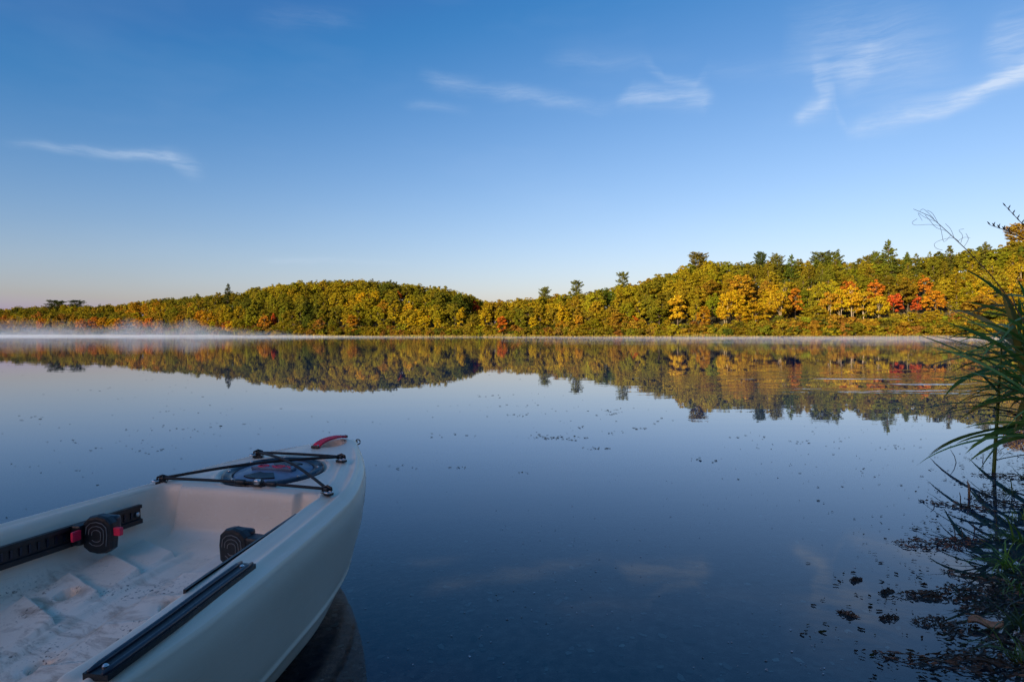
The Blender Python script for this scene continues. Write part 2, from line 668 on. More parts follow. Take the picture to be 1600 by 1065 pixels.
def crown_broad(rng, n_lobe=34, per=80, H=14.0, rad=4.2, base=0.30, leaf=0.30, shape='dome', lobe=1.0):
    """crown of a broadleaf tree: many leafy lobes spread over and inside a dome"""
    Cs, Ns, Sz = [], [], []
    zc = H * (0.5 + base / 2) - 0.3
    hz = H * (1 - base) / 2
    k = 0
    while k < n_lobe:
        d = rng.normal(size=3)
        d /= np.linalg.norm(d)
        q = rng.uniform(0.35, 0.95) ** 0.6
        if d[2] < -0.75:
            continue
        w = 1.0
        if shape == 'cone':
            w = np.clip(1.05 - 0.55 * (d[2] * q + 0.3), 0.35, 1.1)
        if shape == 'column':
            w = 0.62
        c = np.array([d[0] * rad * q * w, d[1] * rad * q * w, zc + d[2] * hz * q])
        lr = rad * rng.uniform(0.24, 0.40) * (0.75 if shape != 'dome' else 1) * lobe
        m = int(per * rng.uniform(0.7, 1.3))
        n3 = rng.normal(size=(m, 3))
        n3 /= np.linalg.norm(n3, axis=1, keepdims=True)
        n3[:, 2] = np.where(n3[:, 2] < -0.3, -n3[:, 2] * 0.6, n3[:, 2])
        r = lr * rng.uniform(0.55, 1.08, size=(m, 1))
        P = c + n3 * r * np.array([1, 1, 0.72])
        Cs.append(P)
        Ns.append(n3 + 0.55 * rng.normal(size=(m, 3)))
        Sz.append(leaf * rng.uniform(0.6, 1.35, size=m))
        k += 1
    return leaf_quads(np.vstack(Cs), np.vstack(Ns), np.concatenate(Sz), rng)


def trunk_mesh(rng, H, r0, n_limb=7, top=0.72, spread=2.6, z_from=0.32, lean=0.0):
    parts = []
    zz = np.linspace(-0.6, H * top, 6)
    off = np.cumsum(rng.normal(size=(6, 2)) * 0.10, axis=0)
    path = [(off[i, 0] + lean * zz[i], off[i, 1], zz[i]) for i in range(6)]
    parts.append(tube(path, [r0 * (1.25 if i == 0 else 1 - 0.14 * i) for i in range(6)], 6))
    for k in range(n_limb):
        f = z_from + (top - z_from) * k / n_limb
        a = rng.uniform(0, 6.28)
        i = min(4, int(f / top * 5))
        p0 = np.array(path[i])
        p0[2] = max(H * f, 0.2)
        L_ = spread * rng.uniform(0.6, 1.1)
        p1 = p0 + np.array([math.cos(a) * L_ * 0.5, math.sin(a) * L_ * 0.5, L_ * 0.45])
        p2 = p0 + np.array([math.cos(a) * L_, math.sin(a) * L_, L_ * 1.0])
        parts.append(tube([p0, p1, p2], [r0 * 0.45, r0 * 0.3, r0 * 0.1], 4))
    return join(parts)


def crown_pine(rng, H=20.0, z0=0.35, maxr=3.6, step=1.05, leaf=0.24, top_heavy=False, flat=False):
    """white pine: flat plates of needle tufts on near-level whorled limbs"""
    Cs, Ns, Sz = [], [], []
    limbs = []
    z = H * z0
    while z < H - 0.3:
        f = (z - H * z0) / (H * (1 - z0))
        if top_heavy:
            env = maxr * (0.35 + 0.75 * math.sin(min(1, f * 1.05) * math.pi * 0.78))
            env *= 1.0 if f < 0.85 else 0.75
        elif flat:
            env = maxr * (0.55 + 0.55 * f) * (1.0 if f < 0.9 else 0.7)
        else:
            env = maxr * (1 - f) ** 0.75 + 0.45
        nb = rng.integers(4, 7)
        a0 = rng.uniform(0, 6.28)
        for b in range(nb):
            if rng.random() < 0.13:
                continue
            a = a0 + b * 6.28 / nb + rng.normal() * 0.25
            L_ = env * rng.uniform(0.55, 1.15)
            rise = 0.22 + 0.5 * f
            d = np.array([math.cos(a), math.sin(a), 0])
            p0 = np.array([0, 0, z])
            p2 = p0 + d * L_ + np.array([0, 0, L_ * rise])
            limbs.append((p0, p2))
            m = max(10, int(26 * L_))
            t = rng.uniform(0.25, 1.05, size=(m, 1)) ** 0.8
            side = np.array([-d[1], d[0], 0])
            P = p0 + (p2 - p0) * t + side * rng.normal(size=(m, 1)) * 0.30 * L_ * (1.15 - 0.7 * t) + np.array([0, 0, 1]) * rng.normal(size=(m, 1)) * 0.16
            Cs.append(P)
            Ns.append(np.array([0, 0, 1.0]) + d * 0.6 + 0.75 * rng.normal(size=(m, 3)))
            Sz.append(leaf * rng.uniform(0.6, 1.4, size=m))
        z += step * rng.uniform(0.75, 1.3)
    m = 60
    Cs.append(np.column_stack([rng.normal(size=m) * 0.22, rng.normal(size=m) * 0.22, H + rng.uniform(-0.9, 0.55, size=m)]))
    Ns.append(rng.normal(size=(m, 3)))
    Sz.append(np.full(m, leaf * 0.9))
    lm = leaf_quads(np.vstack(Cs), np.vstack(Ns), np.concatenate(Sz), rng, 0.5)
    tp = [tube([(0, 0, -0.6), (0.05, 0, H * 0.5), (0, 0, H)], [0.30, 0.2, 0.05], 6)]
    for p0, p2 in limbs:
        tp.append(tube([p0, (p0 + p2) / 2, p2], [0.07, 0.05, 0.02], 3))
    return lm, join(tp)


M_LEAF = leaf_mat('foliage_broadleaf')
M_NEEDLE = leaf_mat('foliage_needles', transl=0.12)
M_FAR = leaf_mat('foliage_mass', use_attr=True)
M_BARK = simple_mat('bark_grey_brown', (0.10, 0.075, 0.05), 0.85, 0.35, 6.0)
M_BIRCH = simple_mat('bark_pale_birch', (0.33, 0.265, 0.175), 0.75, 0.30, 5.0)
M_PINEBARK = simple_mat('bark_pine', (0.09, 0.06, 0.045), 0.9, 0.3, 6.0)


def make_mesh(name, V, Fc, mat, vary=None):
    me = bpy.data.meshes.new(name)
    me.from_pydata(np.asarray(V, float).tolist(), [], [tuple(int(i) for i in f) for f in Fc])
    if vary is not None:
        a = me.attributes.new('vary', 'FLOAT', 'POINT')
        a.data.foreach_set('value', np.asarray(vary, dtype=np.float32))
    me.materials.append(mat)
    me.update()
    return me


# library: kind -> list of (crown mesh, trunk mesh, natural height, natural half width)
LIB = {}


def lib_add(kind, crown, trunk, H, W, leafm, barkm):
    V, Fc, va = crown
    LIB.setdefault(kind, []).append((make_mesh(kind + '_crown', V, Fc, leafm, va), make_mesh(kind + '_trunk', trunk[0], trunk[1], barkm), H, W))


for i in range(6):
    g = np.random.default_rng(100 + i)
    lib_add('broadleaf', crown_broad(g, 74, 58, 14.0, 4.1, 0.16, 0.26, lobe=0.72), trunk_mesh(g, 14.0, 0.22), 14.0, 4.2, M_LEAF, M_BARK)
for i in range(3):
    g = np.random.default_rng(140 + i)
    lib_add('maple', crown_broad(g, 56, 56, 11.0, 3.6, 0.12, 0.25, 'cone', lobe=0.8), trunk_mesh(g, 11.0, 0.18), 11.0, 3.2, M_LEAF, M_BARK)
for i in range(3):
    g = np.random.default_rng(160 + i)
    lib_add('slender', crown_broad(g, 34, 64, 10.0, 3.0, 0.10, 0.27, 'column'), trunk_mesh(g, 10.0, 0.14, spread=1.2), 10.0, 2.0, M_LEAF, M_BARK)
for i in range(4):
    g = np.random.default_rng(180 + i)
    t1 = trunk_mesh(g, 12.0, 0.13, 8, 0.9, 2.2, 0.40, 0.06)
    t2 = trunk_mesh(g, 11.0, 0.10, 6, 0.9, 2.0, 0.40, -0.14)
    lib_add('birch', crown_broad(g, 30, 62, 12.0, 3.3, 0.34, 0.26), join([t1, t2]), 12.0, 3.2, M_LEAF, M_BIRCH)
for i in range(4):
    g = np.random.default_rng(200 + i)
    c, t_ = crown_pine(g, 18.0, 0.18, 3.3, 0.85, 0.30)
    lib_add('pine', c, t_, 18.0, 3.3, M_NEEDLE, M_PINEBARK)
for i in range(3):
    g = np.random.default_rng(220 + i)
    c, t_ = crown_pine(g, 20.0, 0.25, 3.6, 0.9, 0.31, True)
    lib_add('tallpine', c, t_, 20.0, 3.4, M_NEEDLE, M_PINEBARK)
for i in range(2):
    g = np.random.default_rng(240 + i)
    c, t_ = crown_pine(g, 20.0, 0.25, 4.6, 0.8, 0.34, False, True)
    lib_add('flatpine', c, t_, 20.0, 4.8, M_NEEDLE, M_PINEBARK)
for i in range(5):
    g = np.random.default_rng(260 + i)
    lib_add('shrub', crown_broad(g, 22, 60, 3.4, 2.0, -0.15, 0.19), trunk_mesh(g, 3.4, 0.05, 6, 0.7, 0.8, 0.1), 3.4, 2.1, M_LEAF, M_BARK)

KIND_NAME = {'broadleaf': 'broadleaf_tree', 'maple': 'maple_tree', 'slender': 'slender_tree', 'birch': 'birch_tree', 'pine': 'pine_tree', 'tallpine': 'pine_tree', 'flatpine': 'pine_tree', 'shrub': 'shore_shrub'}
COLOURS = {
    'deep green': (0.080, 0.090, 0.012), 'olive green': (0.155, 0.138, 0.012), 'yellow green': (0.235, 0.185, 0.012),
    'golden yellow': (0.37, 0.24, 0.012), 'amber': (0.34, 0.17, 0.013), 'orange': (0.38, 0.135, 0.016),
    'red': (0.36, 0.070, 0.018), 'rust brown': (0.21, 0.11, 0.020), 'pine green': (0.105, 0.115, 0.018), 'dark pine green': (0.050, 0.062, 0.018),
    'bronze': (0.22, 0.145, 0.014)}
TREES = []      # dicts: kind, x, y, z, H (height), W (half width), col, hero label


def tree_at(kind, u, y, H, W, col, label=None):
    x = (u - 800) * y / F
    TREES.append(dict(kind=kind, x=x, y=y, z=float(ground_z(x, y)), H=H, W=W, col=col, label=label, u=u))


def ray_place(u, vtop, H):
    """depth on the slope at which a tree of height H shows its top at row vtop"""
    s, r = float(shore_y(u)), float(ridge_y(u))
    ys = np.linspace(s + 1.0, r + 8, 90)
    top = HOR - (ground_z((u - 800) * ys / F, ys) + H - CAM_H) * F / ys
    return float(ys[np.argmin(np.abs(top - vtop))])


def hero(kind, u, vtop, hpx, wpx, col, label):
    y = float(shore_y(u)) + 20
    for _ in range(4):
        H = hpx * y / F
        y = ray_place(u, vtop, H)
    tree_at(kind, u, y, hpx * y / F, wpx / 2 * y / F, col, label)


HEROES = [
    # kind, u, top row, height px, width px, colour, label
    ('maple', 1397, 452, 46, 27, 'red', 'bright red maple, the reddest tree on the right hill'),
    ('maple', 1432, 458, 36, 19, 'red', 'small red maple between the reddest maple and the reeds'),
    ('maple', 1462, 446, 50, 30, 'amber', 'amber orange maple just left of the near reed leaves'),
    ('maple', 1445, 428, 40, 22, 'orange', 'small orange crown above the amber maple near the reeds'),
    ('maple', 1368, 433, 50, 32, 'orange', 'orange maple crown just above the bright red maple'),
    ('maple', 1242, 446, 56, 26, 'orange', 'round orange brown crown above the shore shrubs of the right hill'),
    ('broadleaf', 1160, 426, 64, 48, 'amber', 'large amber orange crown high on the right hill'),
    ('broadleaf', 1140, 450, 62, 40, 'golden yellow', 'broad golden tree below the large amber crown'),
    ('broadleaf', 1180, 468, 56, 42, 'golden yellow', 'golden tree with pale limbs low on the right hill'),
    ('slender', 1058, 458, 58, 26, 'golden yellow', 'tall narrow yellow tree left of the amber crown'),
    ('slender', 1098, 478, 40, 22, 'amber', 'small amber tree low between yellow and golden trees'),
    ('slender', 989, 492, 26, 14, 'orange', 'tiny orange tree beside the dark gap in the shore'),
    ('slender', 834, 493, 30, 13, 'golden yellow', 'small bright yellow tree right of the orange red maple'),
    ('slender', 786, 491, 34, 17, 'orange', 'orange red maple on the middle shore'),
    ('maple', 744, 466, 30, 14, 'red', 'small red crown beside the notch between the hills'),
    ('slender', 758, 480, 40, 20, 'golden yellow', 'yellow tree just left of the orange red maple'),
    ('slender', 720, 478, 42, 16, 'golden yellow', 'narrow yellow tree at the foot of the notch'),
    ('slender', 553, 490, 34, 20, 'amber', 'amber yellow tree at the water under the left hill'),
    ('slender', 429, 489, 24, 9, 'red', 'tiny red tree low on the left hill'),
    ('maple', 413, 488, 32, 20, 'orange', 'orange maple beside the tiny red tree on the left hill'),
    ('slender', 641, 492, 32, 12, 'golden yellow', 'slim yellow tree in front of dark trees, left hill'),
    ('slender', 684, 497, 24, 12, 'golden yellow', 'short yellow tree at the shaded right foot of the left hill'),
    ('maple', 622, 453, 28, 16, 'orange', 'orange crown high on the left hill'),
    ('maple', 876, 497, 26, 18, 'amber', 'amber tree low on the middle shore'),
    ('slender', 905, 490, 32, 16, 'amber', 'slim amber tree right of the middle shore'),
    ('birch', 1296, 455, 62, 30, 'amber', 'leaning birch with orange leaves and pale trunks'),
    ('birch', 1312, 452, 64, 28, 'golden yellow', 'birch with two pale leaning trunks and thin gold leaves'),
    ('birch', 1333, 446, 70, 34, 'golden yellow', 'tallest pale trunked birch in front of the dark pines'),
    ('birch', 1350, 452, 62, 30, 'golden yellow', 'pale trunked gold birch left of the bright red maple'),
    ('birch', 1372, 462, 54, 28, 'golden yellow', 'short gold birch touching the bright red maple'),
    ('birch', 1218, 456, 60, 30, 'golden yellow', 'gold birch left of the round orange brown crown'),
    ('birch', 1133, 470, 50, 26, 'golden yellow', 'gold birch low under the broad golden tree'),
]
for i, (u, c) in enumerate([(20, 'amber'), (42, 'bronze'), (66, 'orange'), (128, 'orange'), (146, 'orange'), (160, 'amber'), (176, 'golden yellow'), (188, 'amber'), (203, 'amber'), (217, 'amber'), (233, 'orange'), (250, 'amber'), (274, 'bronze')]):
    HEROES.append(('broadleaf', u, 493 + (i * 5) % 4, 27, 19, c, None))
HEROES.append(('maple', 215, 484, 26, 12, 'orange', 'pointed orange red crown above the orange row on the left shore'))
for h_ in HEROES:
    hero(*h_)

# pines that stand above the skyline
PINES = [
    ('tallpine', 83, 470, 24, 'dark pine green', 'leftmost dark pine rising over the far left shore'),
    ('tallpine', 97, 471, 22, 'dark pine green', 'second dark pine of the far left group'),
    ('tallpine', 122, 470, 22, 'dark pine green', 'rightmost dark pine of the far left group'),
    ('pine', 355, 444, 17, 'dark pine green', 'lone pointed pine on the left shoulder of the left hill'),
    ('tallpine', 848, 450, 16, 'pine green', 'small sparse pine on the low middle ridge'),
    ('tallpine', 900, 440, 18, 'pine green', 'sparse pine right of the low middle ridge'),
    ('tallpine', 975, 427, 20, 'pine green', 'narrow pine standing alone over the rising ridge'),
    ('flatpine', 1087, 398, 34, 'pine green', 'broad rounded pine at the top of the rising ridge'),
    ('tallpine', 1188, 391, 20, 'dark pine green', 'dark narrow pine on the crest, left of two pointed pines'),
    ('tallpine', 1213, 395, 22, 'pine green', 'pointed pine in the middle of the crest'),
    ('pine', 1235, 395, 26, 'pine green', 'pointed pine just left of the wide flat pine'),
    ('flatpine', 1278, 392, 34, 'pine green', 'left half of the wide flat topped pine pair on the crest'),
    ('flatpine', 1300, 391, 32, 'pine green', 'right half of the wide flat topped pine pair on the crest'),
    ('tallpine', 1352, 397, 22, 'pine green', 'low pine beside the tallest pine on the crest'),
    ('pine', 1387, 377, 36, 'pine green', 'tallest pine on the crest of the right hill'),
    ('tallpine', 1365, 391, 20, 'pine green', 'small pine leaning on the tallest crest pine'),
    ('pine', 1417, 394, 24, 'pine green', 'pine right of the tallest crest pine'),
    ('pine', 1437, 392, 20, 'pine green', 'short pointed pine on the crest above the red maples'),
    ('pine', 1484, 381, 26, 'pine green', 'pointed pine under the curled dry stalk'),
    ('pine', 1534, 376, 24, 'pine green', 'pine on the crest above the reeds'),
    ('tallpine', 1592, 350, 30, 'bronze', 'tall golden green pine at the right edge'),
]
for kind, u, v, w, c, lab in PINES:
    v += 4 if 1150 < u < 1580 and u != 1387 else 0
    y = float(ridge_y(u)) - 4
    x = (u - 800) * y / F
    H = CAM_H + (HOR - v) * y / F - float(ground_z(x, y))
    tree_at(kind, u, y, H, w / 2 * y / F * 0.95, c, lab)

# right hill: more pines inside the slope
for (u, v, w) in [(1495, 420, 40), (1520, 410, 42), (1550, 405, 44), (1470, 410, 34), (1345, 408, 32), (1325, 412, 30), (1415, 412, 34), (1262, 412, 30), (1200, 408, 26), (1580, 400, 44), (1505, 440, 44), (1255, 430, 30), (1385, 415, 30)]:
    y = ray_place(u, v, 12.5)
    tree_at('pine', u, y, 12.5, w / 2 * y / F * .8, 'yellow green' if u > 1480 else 'olive green')

# everything between: a jittered cover of the slopes


def pick_colour(u, t, rng):
    r = rng.random()
    n = math.sin(u * 0.021 + t * 5) + math.sin(u * 0.057 + 1.7) * 0.6 + rng.normal() * 0.38
    if u < 330:
        pal = ['deep green', 'olive green', 'olive green', 'bronze', 'yellow green', 'amber']
    elif u < 745:
        pal = ['deep green', 'olive green', 'olive green', 'yellow green', 'yellow green', 'golden yellow' if t < 0.45 else 'yellow green']
    elif u < 1020:
        pal = ['deep green', 'olive green', 'yellow green', 'yellow green', 'bronze', 'golden yellow']
    else:
        pal = ['deep green', 'olive green', 'yellow green', 'yellow green', 'bronze', 'golden yellow'] if t < 0.6 else ['deep green', 'olive green', 'olive green', 'olive green', 'yellow green', 'yellow green']
    k = int(np.clip((n + 1.9) / 3.8 * len(pal), 0, len(pal) - 1))
    if r < 0.035 and t < 0.5:
        return 'rust brown' if rng.random() < 0.6 else 'orange'
    return pal[k]


def fill_slopes():
    g = np.random.default_rng(31)
    y = 150.0
    pos = []
    while y < 560:
        stepx = 4.5 if y < 400 else 5.2
        x = -0.92 * y
        while x < 0.92 * y:
            xx, yy = x + g.normal() * 1.5, y + g.normal() * 1.6
            u = 800 + F * xx / yy
            s, r = float(shore_y(u)), float(ridge_y(u))
            if s + 5.0 < yy < r + (60 if 690 < u < 860 else 34 if u < 330 else 16):
                pos.append((xx, yy, u, (yy - s) / (r - s)))
            x += stepx
        y += 4.6
    blocked = [(t['u'], t['y'], t['W']) for t in TREES]
    boxes = [(t['u'], t['y'], t['W'] * F / t['y'], HOR - (t['z'] + t['H'] - CAM_H) * F / t['y'], t['H'] * F / t['y']) for t in TREES if t['label'] and t['kind'] not in ('tallpine', 'flatpine') and not (600 < t['u'] < 640)]
    for xx, yy, u, t in pos:
        near = any(abs(u - bu) * yy / F < bw * 0.8 and -3.0 < by - yy < 9.0 for bu, by, bw in blocked[:45])
        if near:
            continue
        z = float(ground_z(xx, yy))
        H = 10.6 + g.normal() * 2.0
        if t < 0.14:
            H *= 0.72
        top_allowed = CAM_H + (HOR - (sky_v(u) + g.uniform(-4, 5))) * yy / F
        H = min(H, top_allowed - z)
        if t > 0.8:
            H = max(H, min(12.5, top_allowed - z))
        for bu, by, bw, bt, bh in boxes:
            if yy < by - 1 and abs(u - bu) < bw * 0.8 + 3.0 * F / yy:
                H = min(H, CAM_H + (HOR - (bt + 0.72 * bh)) * yy / F - z)
        if H < 3.0 and t > 0.9:
            continue
        H = max(H, 5.0)
        kind = 'broadleaf'
        rr = g.random()
        if t < 0.3 and rr < 0.25:
            kind = 'slender'
        elif rr > 0.93:
            kind = 'maple'
        elif u > 1000 and t < 0.5 and 0.25 < rr < 0.36:
            kind = 'birch'
        elif u > 1180 and t > 0.5 and rr < 0.3:
            kind = 'pine'
        W = min(1.0, H / 8.0) * {'broadleaf': 3.05, 'slender': 1.8, 'maple': 2.6, 'birch': 2.5, 'pine': 2.5}[kind] * g.uniform(0.68, 1.48)
        col = pick_colour(u, t, g)
        if kind == 'pine':
            col = ['pine green', 'olive green', 'pine green'][g.integers(3)]
        if kind == 'birch':
            col = ['golden yellow', 'yellow green'][g.integers(2)]
        TREES.append(dict(kind=kind, x=xx, y=yy, z=z, H=H, W=W, col=col, label=None, u=u))
    # shrubs along the water's edge
    u = -120.0
    while u < 1760:
        s = float(shore_y(u))
        for row in range(3):
            yy = s + 1.4 + row * 2.2 + g.uniform(0, 1.4)
            uu = u + g.uniform(-6, 6)
            big = 1.45 if u > 1180 else 1.1
            H = g.uniform(2.0, 3.6) * big * (1 + 0.22 * row)
            col = ['olive green', 'bronze', 'yellow green', 'bronze', 'olive green', 'rust brown', 'deep green'][g.integers(7)]
            x = (uu - 800) * yy / F
            TREES.append(dict(kind='shrub', x=x, y=yy, z=float(ground_z(x, yy)), H=H, W=H * g.uniform(0.55, 0.85), col=col, label=None, u=uu))
        u += 2.9 / s * F


fill_slopes()


def visible_pixels():
    """how much of each tree the camera sees, painted front to back on a coarse grid"""
    occ = np.zeros((260, 1800), bool)     # rows 290..550, columns -100..1700
    for t in sorted(TREES, key=lambda q: q['y']):
        cu = t['u'] + 100
        top = HOR - (t['z'] + t['H'] - CAM_H) * F / t['y'] - 290
        bot = HOR - (t['z'] + t['H'] * 0.12 - CAM_H) * F / t['y'] - 290
        hw = t['W'] * F / t['y']
        c0, c1 = int(max(0, cu - hw)), int(min(1799, cu + hw))
        r0, r1 = int(max(0, top)), int(min(259, bot))
        n = 0
        if c1 > c0 and r1 > r0:
            rr, cc = np.mgrid[r0:r1 + 1, c0:c1 + 1]
            e = ((cc - cu) / max(hw, 1)) ** 2 + ((rr - (top + bot) / 2) / max((bot - top) / 2, 1)) ** 2 < 1
            sub = occ[r0:r1 + 1, c0:c1 + 1]
            inside = (cc >= 100) & (cc < 1700)
            n = int((e & ~sub & inside).sum())
            sub |= e
        t['vis'] = n


visible_pixels()

FAR_TREES = []


MARKS = [(15, 'by the left edge'), (100, 'under the far left pines'), (185, 'by the orange shore row'), (300, 'left of the lone hill pine'), (395, 'near the orange hill maple'),
         (480, 'left of the rounded summit'), (560, 'under the rounded summit'), (630, 'right of the rounded summit'), (695, 'on the shaded hill end'), (745, 'by the notch between hills'),
         (795, 'near the orange red maple'), (860, 'under the small sparse pine'), (925, 'left of the narrow pine'), (985, 'under the narrow lone pine'), (1040, 'on the rising ridge'),
         (1090, 'under the broad rounded pine'), (1155, 'near the large amber crown'), (1222, 'under the pointed pines'), (1290, 'under the flat topped pines'), (1340, 'near the tall birches'),
         (1390, 'under the tallest pine'), (1445, 'by the red maples'), (1530, 'behind the reeds'), (1590, 'at the right edge')]


def zone(t):
    u = t['u']
    s, r = float(shore_y(u)), float(ridge_y(u))
    f = (t['y'] - s) / (r - s)
    mark = min(MARKS, key=lambda q: abs(q[0] - u))[1]
    if t['kind'] == 'shrub':
        return 'at the waterline ' + mark
    return ('low down ' if f < 0.3 else 'halfway up ' if f < 0.75 else 'high up ') + mark


def place_trees():
    g = np.random.default_rng(5)
    counts = {}
    limit = {'broadleaf': 290, 'shrub': 200}
    order = sorted(TREES, key=lambda q: -q['vis'] - (1e6 if q['label'] else 0))
    single = []
    for t in order:
        k = t['kind']
        counts[k] = counts.get(k, 0) + 1
        if not t['label'] and (t['vis'] < 14 or counts[k] > limit.get(k, 200)):
            FAR_TREES.append(t)
        else:
            single.append(t)
    names = {'broadleaf': 'broadleaf tree', 'maple': 'pointed maple', 'slender': 'slender tree', 'birch': 'pale trunked birch', 'pine': 'pine', 'tallpine': 'pine', 'flatpine': 'pine', 'shrub': 'low shrub'}
    groups = {}
    for t in single:
        if not t['label']:
            z = zone(t)
            t['label'] = f"{t['col']} {names[t['kind']]} {z}"
            groups.setdefault(t['label'], []).append(t)
    ords = ['leftmost', 'second from left', 'third from left', 'fourth from left', 'fifth from left', 'sixth from left', 'seventh from left', 'eighth from left', 'ninth from left', 'tenth from left', 'eleventh from left', 'twelfth from left', 'thirteenth from left', 'fourteenth from left']
    for lab, ts in groups.items():
        if 1 < len(ts) <= 14:
            ts.sort(key=lambda q: q['u'])
            for i, t in enumerate(ts):
                t['label'] = lab + ', ' + (ords[i] if i < len(ts) - 1 else 'rightmost')
    gname = {'shrub': 'shrubs along the far waterline', 'pine': 'pines on the hills', 'tallpine': 'pines on the hills', 'flatpine': 'pines on the hills', 'birch': 'pale birches across the lake'}
    for t in single:
        var = LIB[t['kind']]
        crown_me, trunk_me, H0, W0 = var[g.integers(len(var))]
        nm = KIND_NAME[t['kind']]
        e = empty(nm, (t['x'], t['y'], t['z']), g.uniform(0, 6.28))
        sw = t['W'] / W0
        e.scale = (sw * g.uniform(.88, 1.12), sw * g.uniform(.88, 1.12), t['H'] / H0)
        e.rotation_euler = (g.normal() * .05, g.normal() * .05, e.rotation_euler[2])
        tr = bpy.data.objects.new('trunk' if t['kind'] != 'shrub' else 'stem', trunk_me)
        cr = bpy.data.objects.new('crown' if t['kind'] != 'shrub' else 'foliage', crown_me)
        c = np.array(COLOURS[t['col']]) * g.uniform(0.86, 1.16) * (1 + 0.07 * g.normal(size=3))
        cr.color = (*np.clip(c, 0.004, 0.9), 1)
        for o in (tr, cr):
            o.parent = e
            link(o)
        tag(e, t['label'], 'shrub' if t['kind'] == 'shrub' else 'tree', gname.get(t['kind'], 'autumn trees on the far hills'))


place_trees()


def tree_mass(name, items, label, per=460, leaf=0.42, seed=3):
    """woodland that reads as one mass: plain leafy crowns and trunks in one mesh"""
    g = np.random.default_rng(seed)
    base = []
    for i in range(4):
        V, Fc, va = crown_broad(g, 40, per // 40 + 1, 14.0, 4.2, 0.12, leaf, lobe=0.85)
        tv, tf = tube([(0, 0, -0.5), (0, 0, 11)], [0.25, 0.08], 5)
        base.append((np.vstack([V, np.array([tuple(q) for q in tv])]), [tuple(f) for f in Fc] + [tuple(i_ + len(V) for i_ in f) for f in tf], np.concatenate([va, np.full(len(tv), 0.5)]), len(V)))
    Vs, Fs, VA, TI = [], [], [], []
    off = 0
    for t in items:
        V, Fc, va, nl = base[g.integers(4)]
        a = g.uniform(0, 6.28)
        c, s = math.cos(a), math.sin(a)
        P = V @ np.array([[c, s, 0], [-s, c, 0], [0, 0, 1]])
        P = P * np.array([t['W'] / 4.2, t['W'] / 4.2, t['H'] / 14.0]) + np.array([t['x'], t['y'], t['z']])
        Vs.append(P)
        Fs += [tuple(int(i) + off for i in f) for f in Fc]
        off += len(V)
        VA.append(va)
        tint = np.ones((len(V), 4))
        tint[:, :3] = COLOURS[t['col']]
        tint[nl:, :3] = (0.08, 0.06, 0.045)
        TI.append(tint)
    o = mesh_obj(name, np.vstack(Vs), Fs, M_FAR, attr={'vary': np.concatenate(VA), 'tint': np.vstack(TI)})
    tag(o, label, 'forest', kind='stuff')


tree_mass('forest', FAR_TREES, 'mass of further trees filling the wooded hills behind the front trees')


def bank_wood():
    """the wood on the rising bank behind the photographer, whose shade lies over the near water"""
    g = np.random.default_rng(17)
    it = []
    xs, ys = g.uniform(-330, 150, 6000), g.uniform(-240, 60, 6000)
    ok = near_sd(xs, ys) > 112
    for x, y in zip(xs[ok], ys[ok]):
        if any((x - q['x']) ** 2 + (y - q['y']) ** 2 < 30 for q in it):
            continue
        it.append(dict(x=x, y=y, z=float(ground_z(x, y)), H=g.uniform(11, 15), W=g.uniform(3.6, 4.8), col=['deep green', 'olive green', 'yellow green'][g.integers(3)]))
    tree_mass('wood', it, 'dense wood on the rising bank behind the near shore', 300, 0.6, 9)


bank_wood()

# ------------------------------------------------------------------ kayak (local frame: +Y towards the bow, Y = -s, X = t to starboard)


def spline(xs, ys, x):
    """monotone-ish cubic through the points"""
    xs, ys = np.asarray(xs, float), np.asarray(ys, float)
    d = np.diff(ys) / np.diff(xs)
    m = np.zeros_like(ys)
    m[1:-1] = np.where(d[:-1] * d[1:] > 0, 2 * d[:-1] * d[1:] / (d[:-1] + d[1:] + 1e-12), 0)
    m[0], m[-1] = d[0], d[-1]
    i = np.clip(np.searchsorted(xs, x) - 1, 0, len(xs) - 2)
    h = xs[i + 1] - xs[i]
    t = (x - xs[i]) / h
    return (2 * t ** 3 - 3 * t ** 2 + 1) * ys[i] + (t ** 3 - 2 * t ** 2 + t) * h * m[i] + (-2 * t ** 3 + 3 * t ** 2) * ys[i + 1] + (t ** 3 - t ** 2) * h * m[i + 1]


K_L = 3.55
KB_S = [0, .012, .035, .07, .12, .2, .289, .37, .455, .61, .72, .9, 1.08, 1.23, 1.43, 1.8, 2.3, 2.8, 3.2, 3.42, 3.52, 3.55]
KB_B = [0.004, .026, .046, .069, .102, .154, .207, .248, .286, .340, .364, .396, .424, .446, .468, .475, .455, .375, .24, .12, .05, .004]


def k_beam(s):
    return spline(KB_S, KB_B, s)


def k_rim(s):
    s = np.asarray(s, float)
    z = np.where(s < .676, .38 + .0787 * (.676 - s), .38 - .03 * (s - .676))
    z = z - .07 * smooth(1.60, 1.68, s) * (1 - smooth(2.55, 2.75, s)) + .05 * smooth(2.9, 3.55, s)
    return z - 0.010 * (1 - smooth(0, .05, s))


def k_tin(s):
    return spline([0, .6, .74, .97, 1.22, 1.58, 2.2, 2.6, 3.6], [.25, .272, .290, .318, .350, .395, .41, .38, .2], s)


def k_floor(s):
    return .242 - .085 * smooth(.85, 1.75, s)


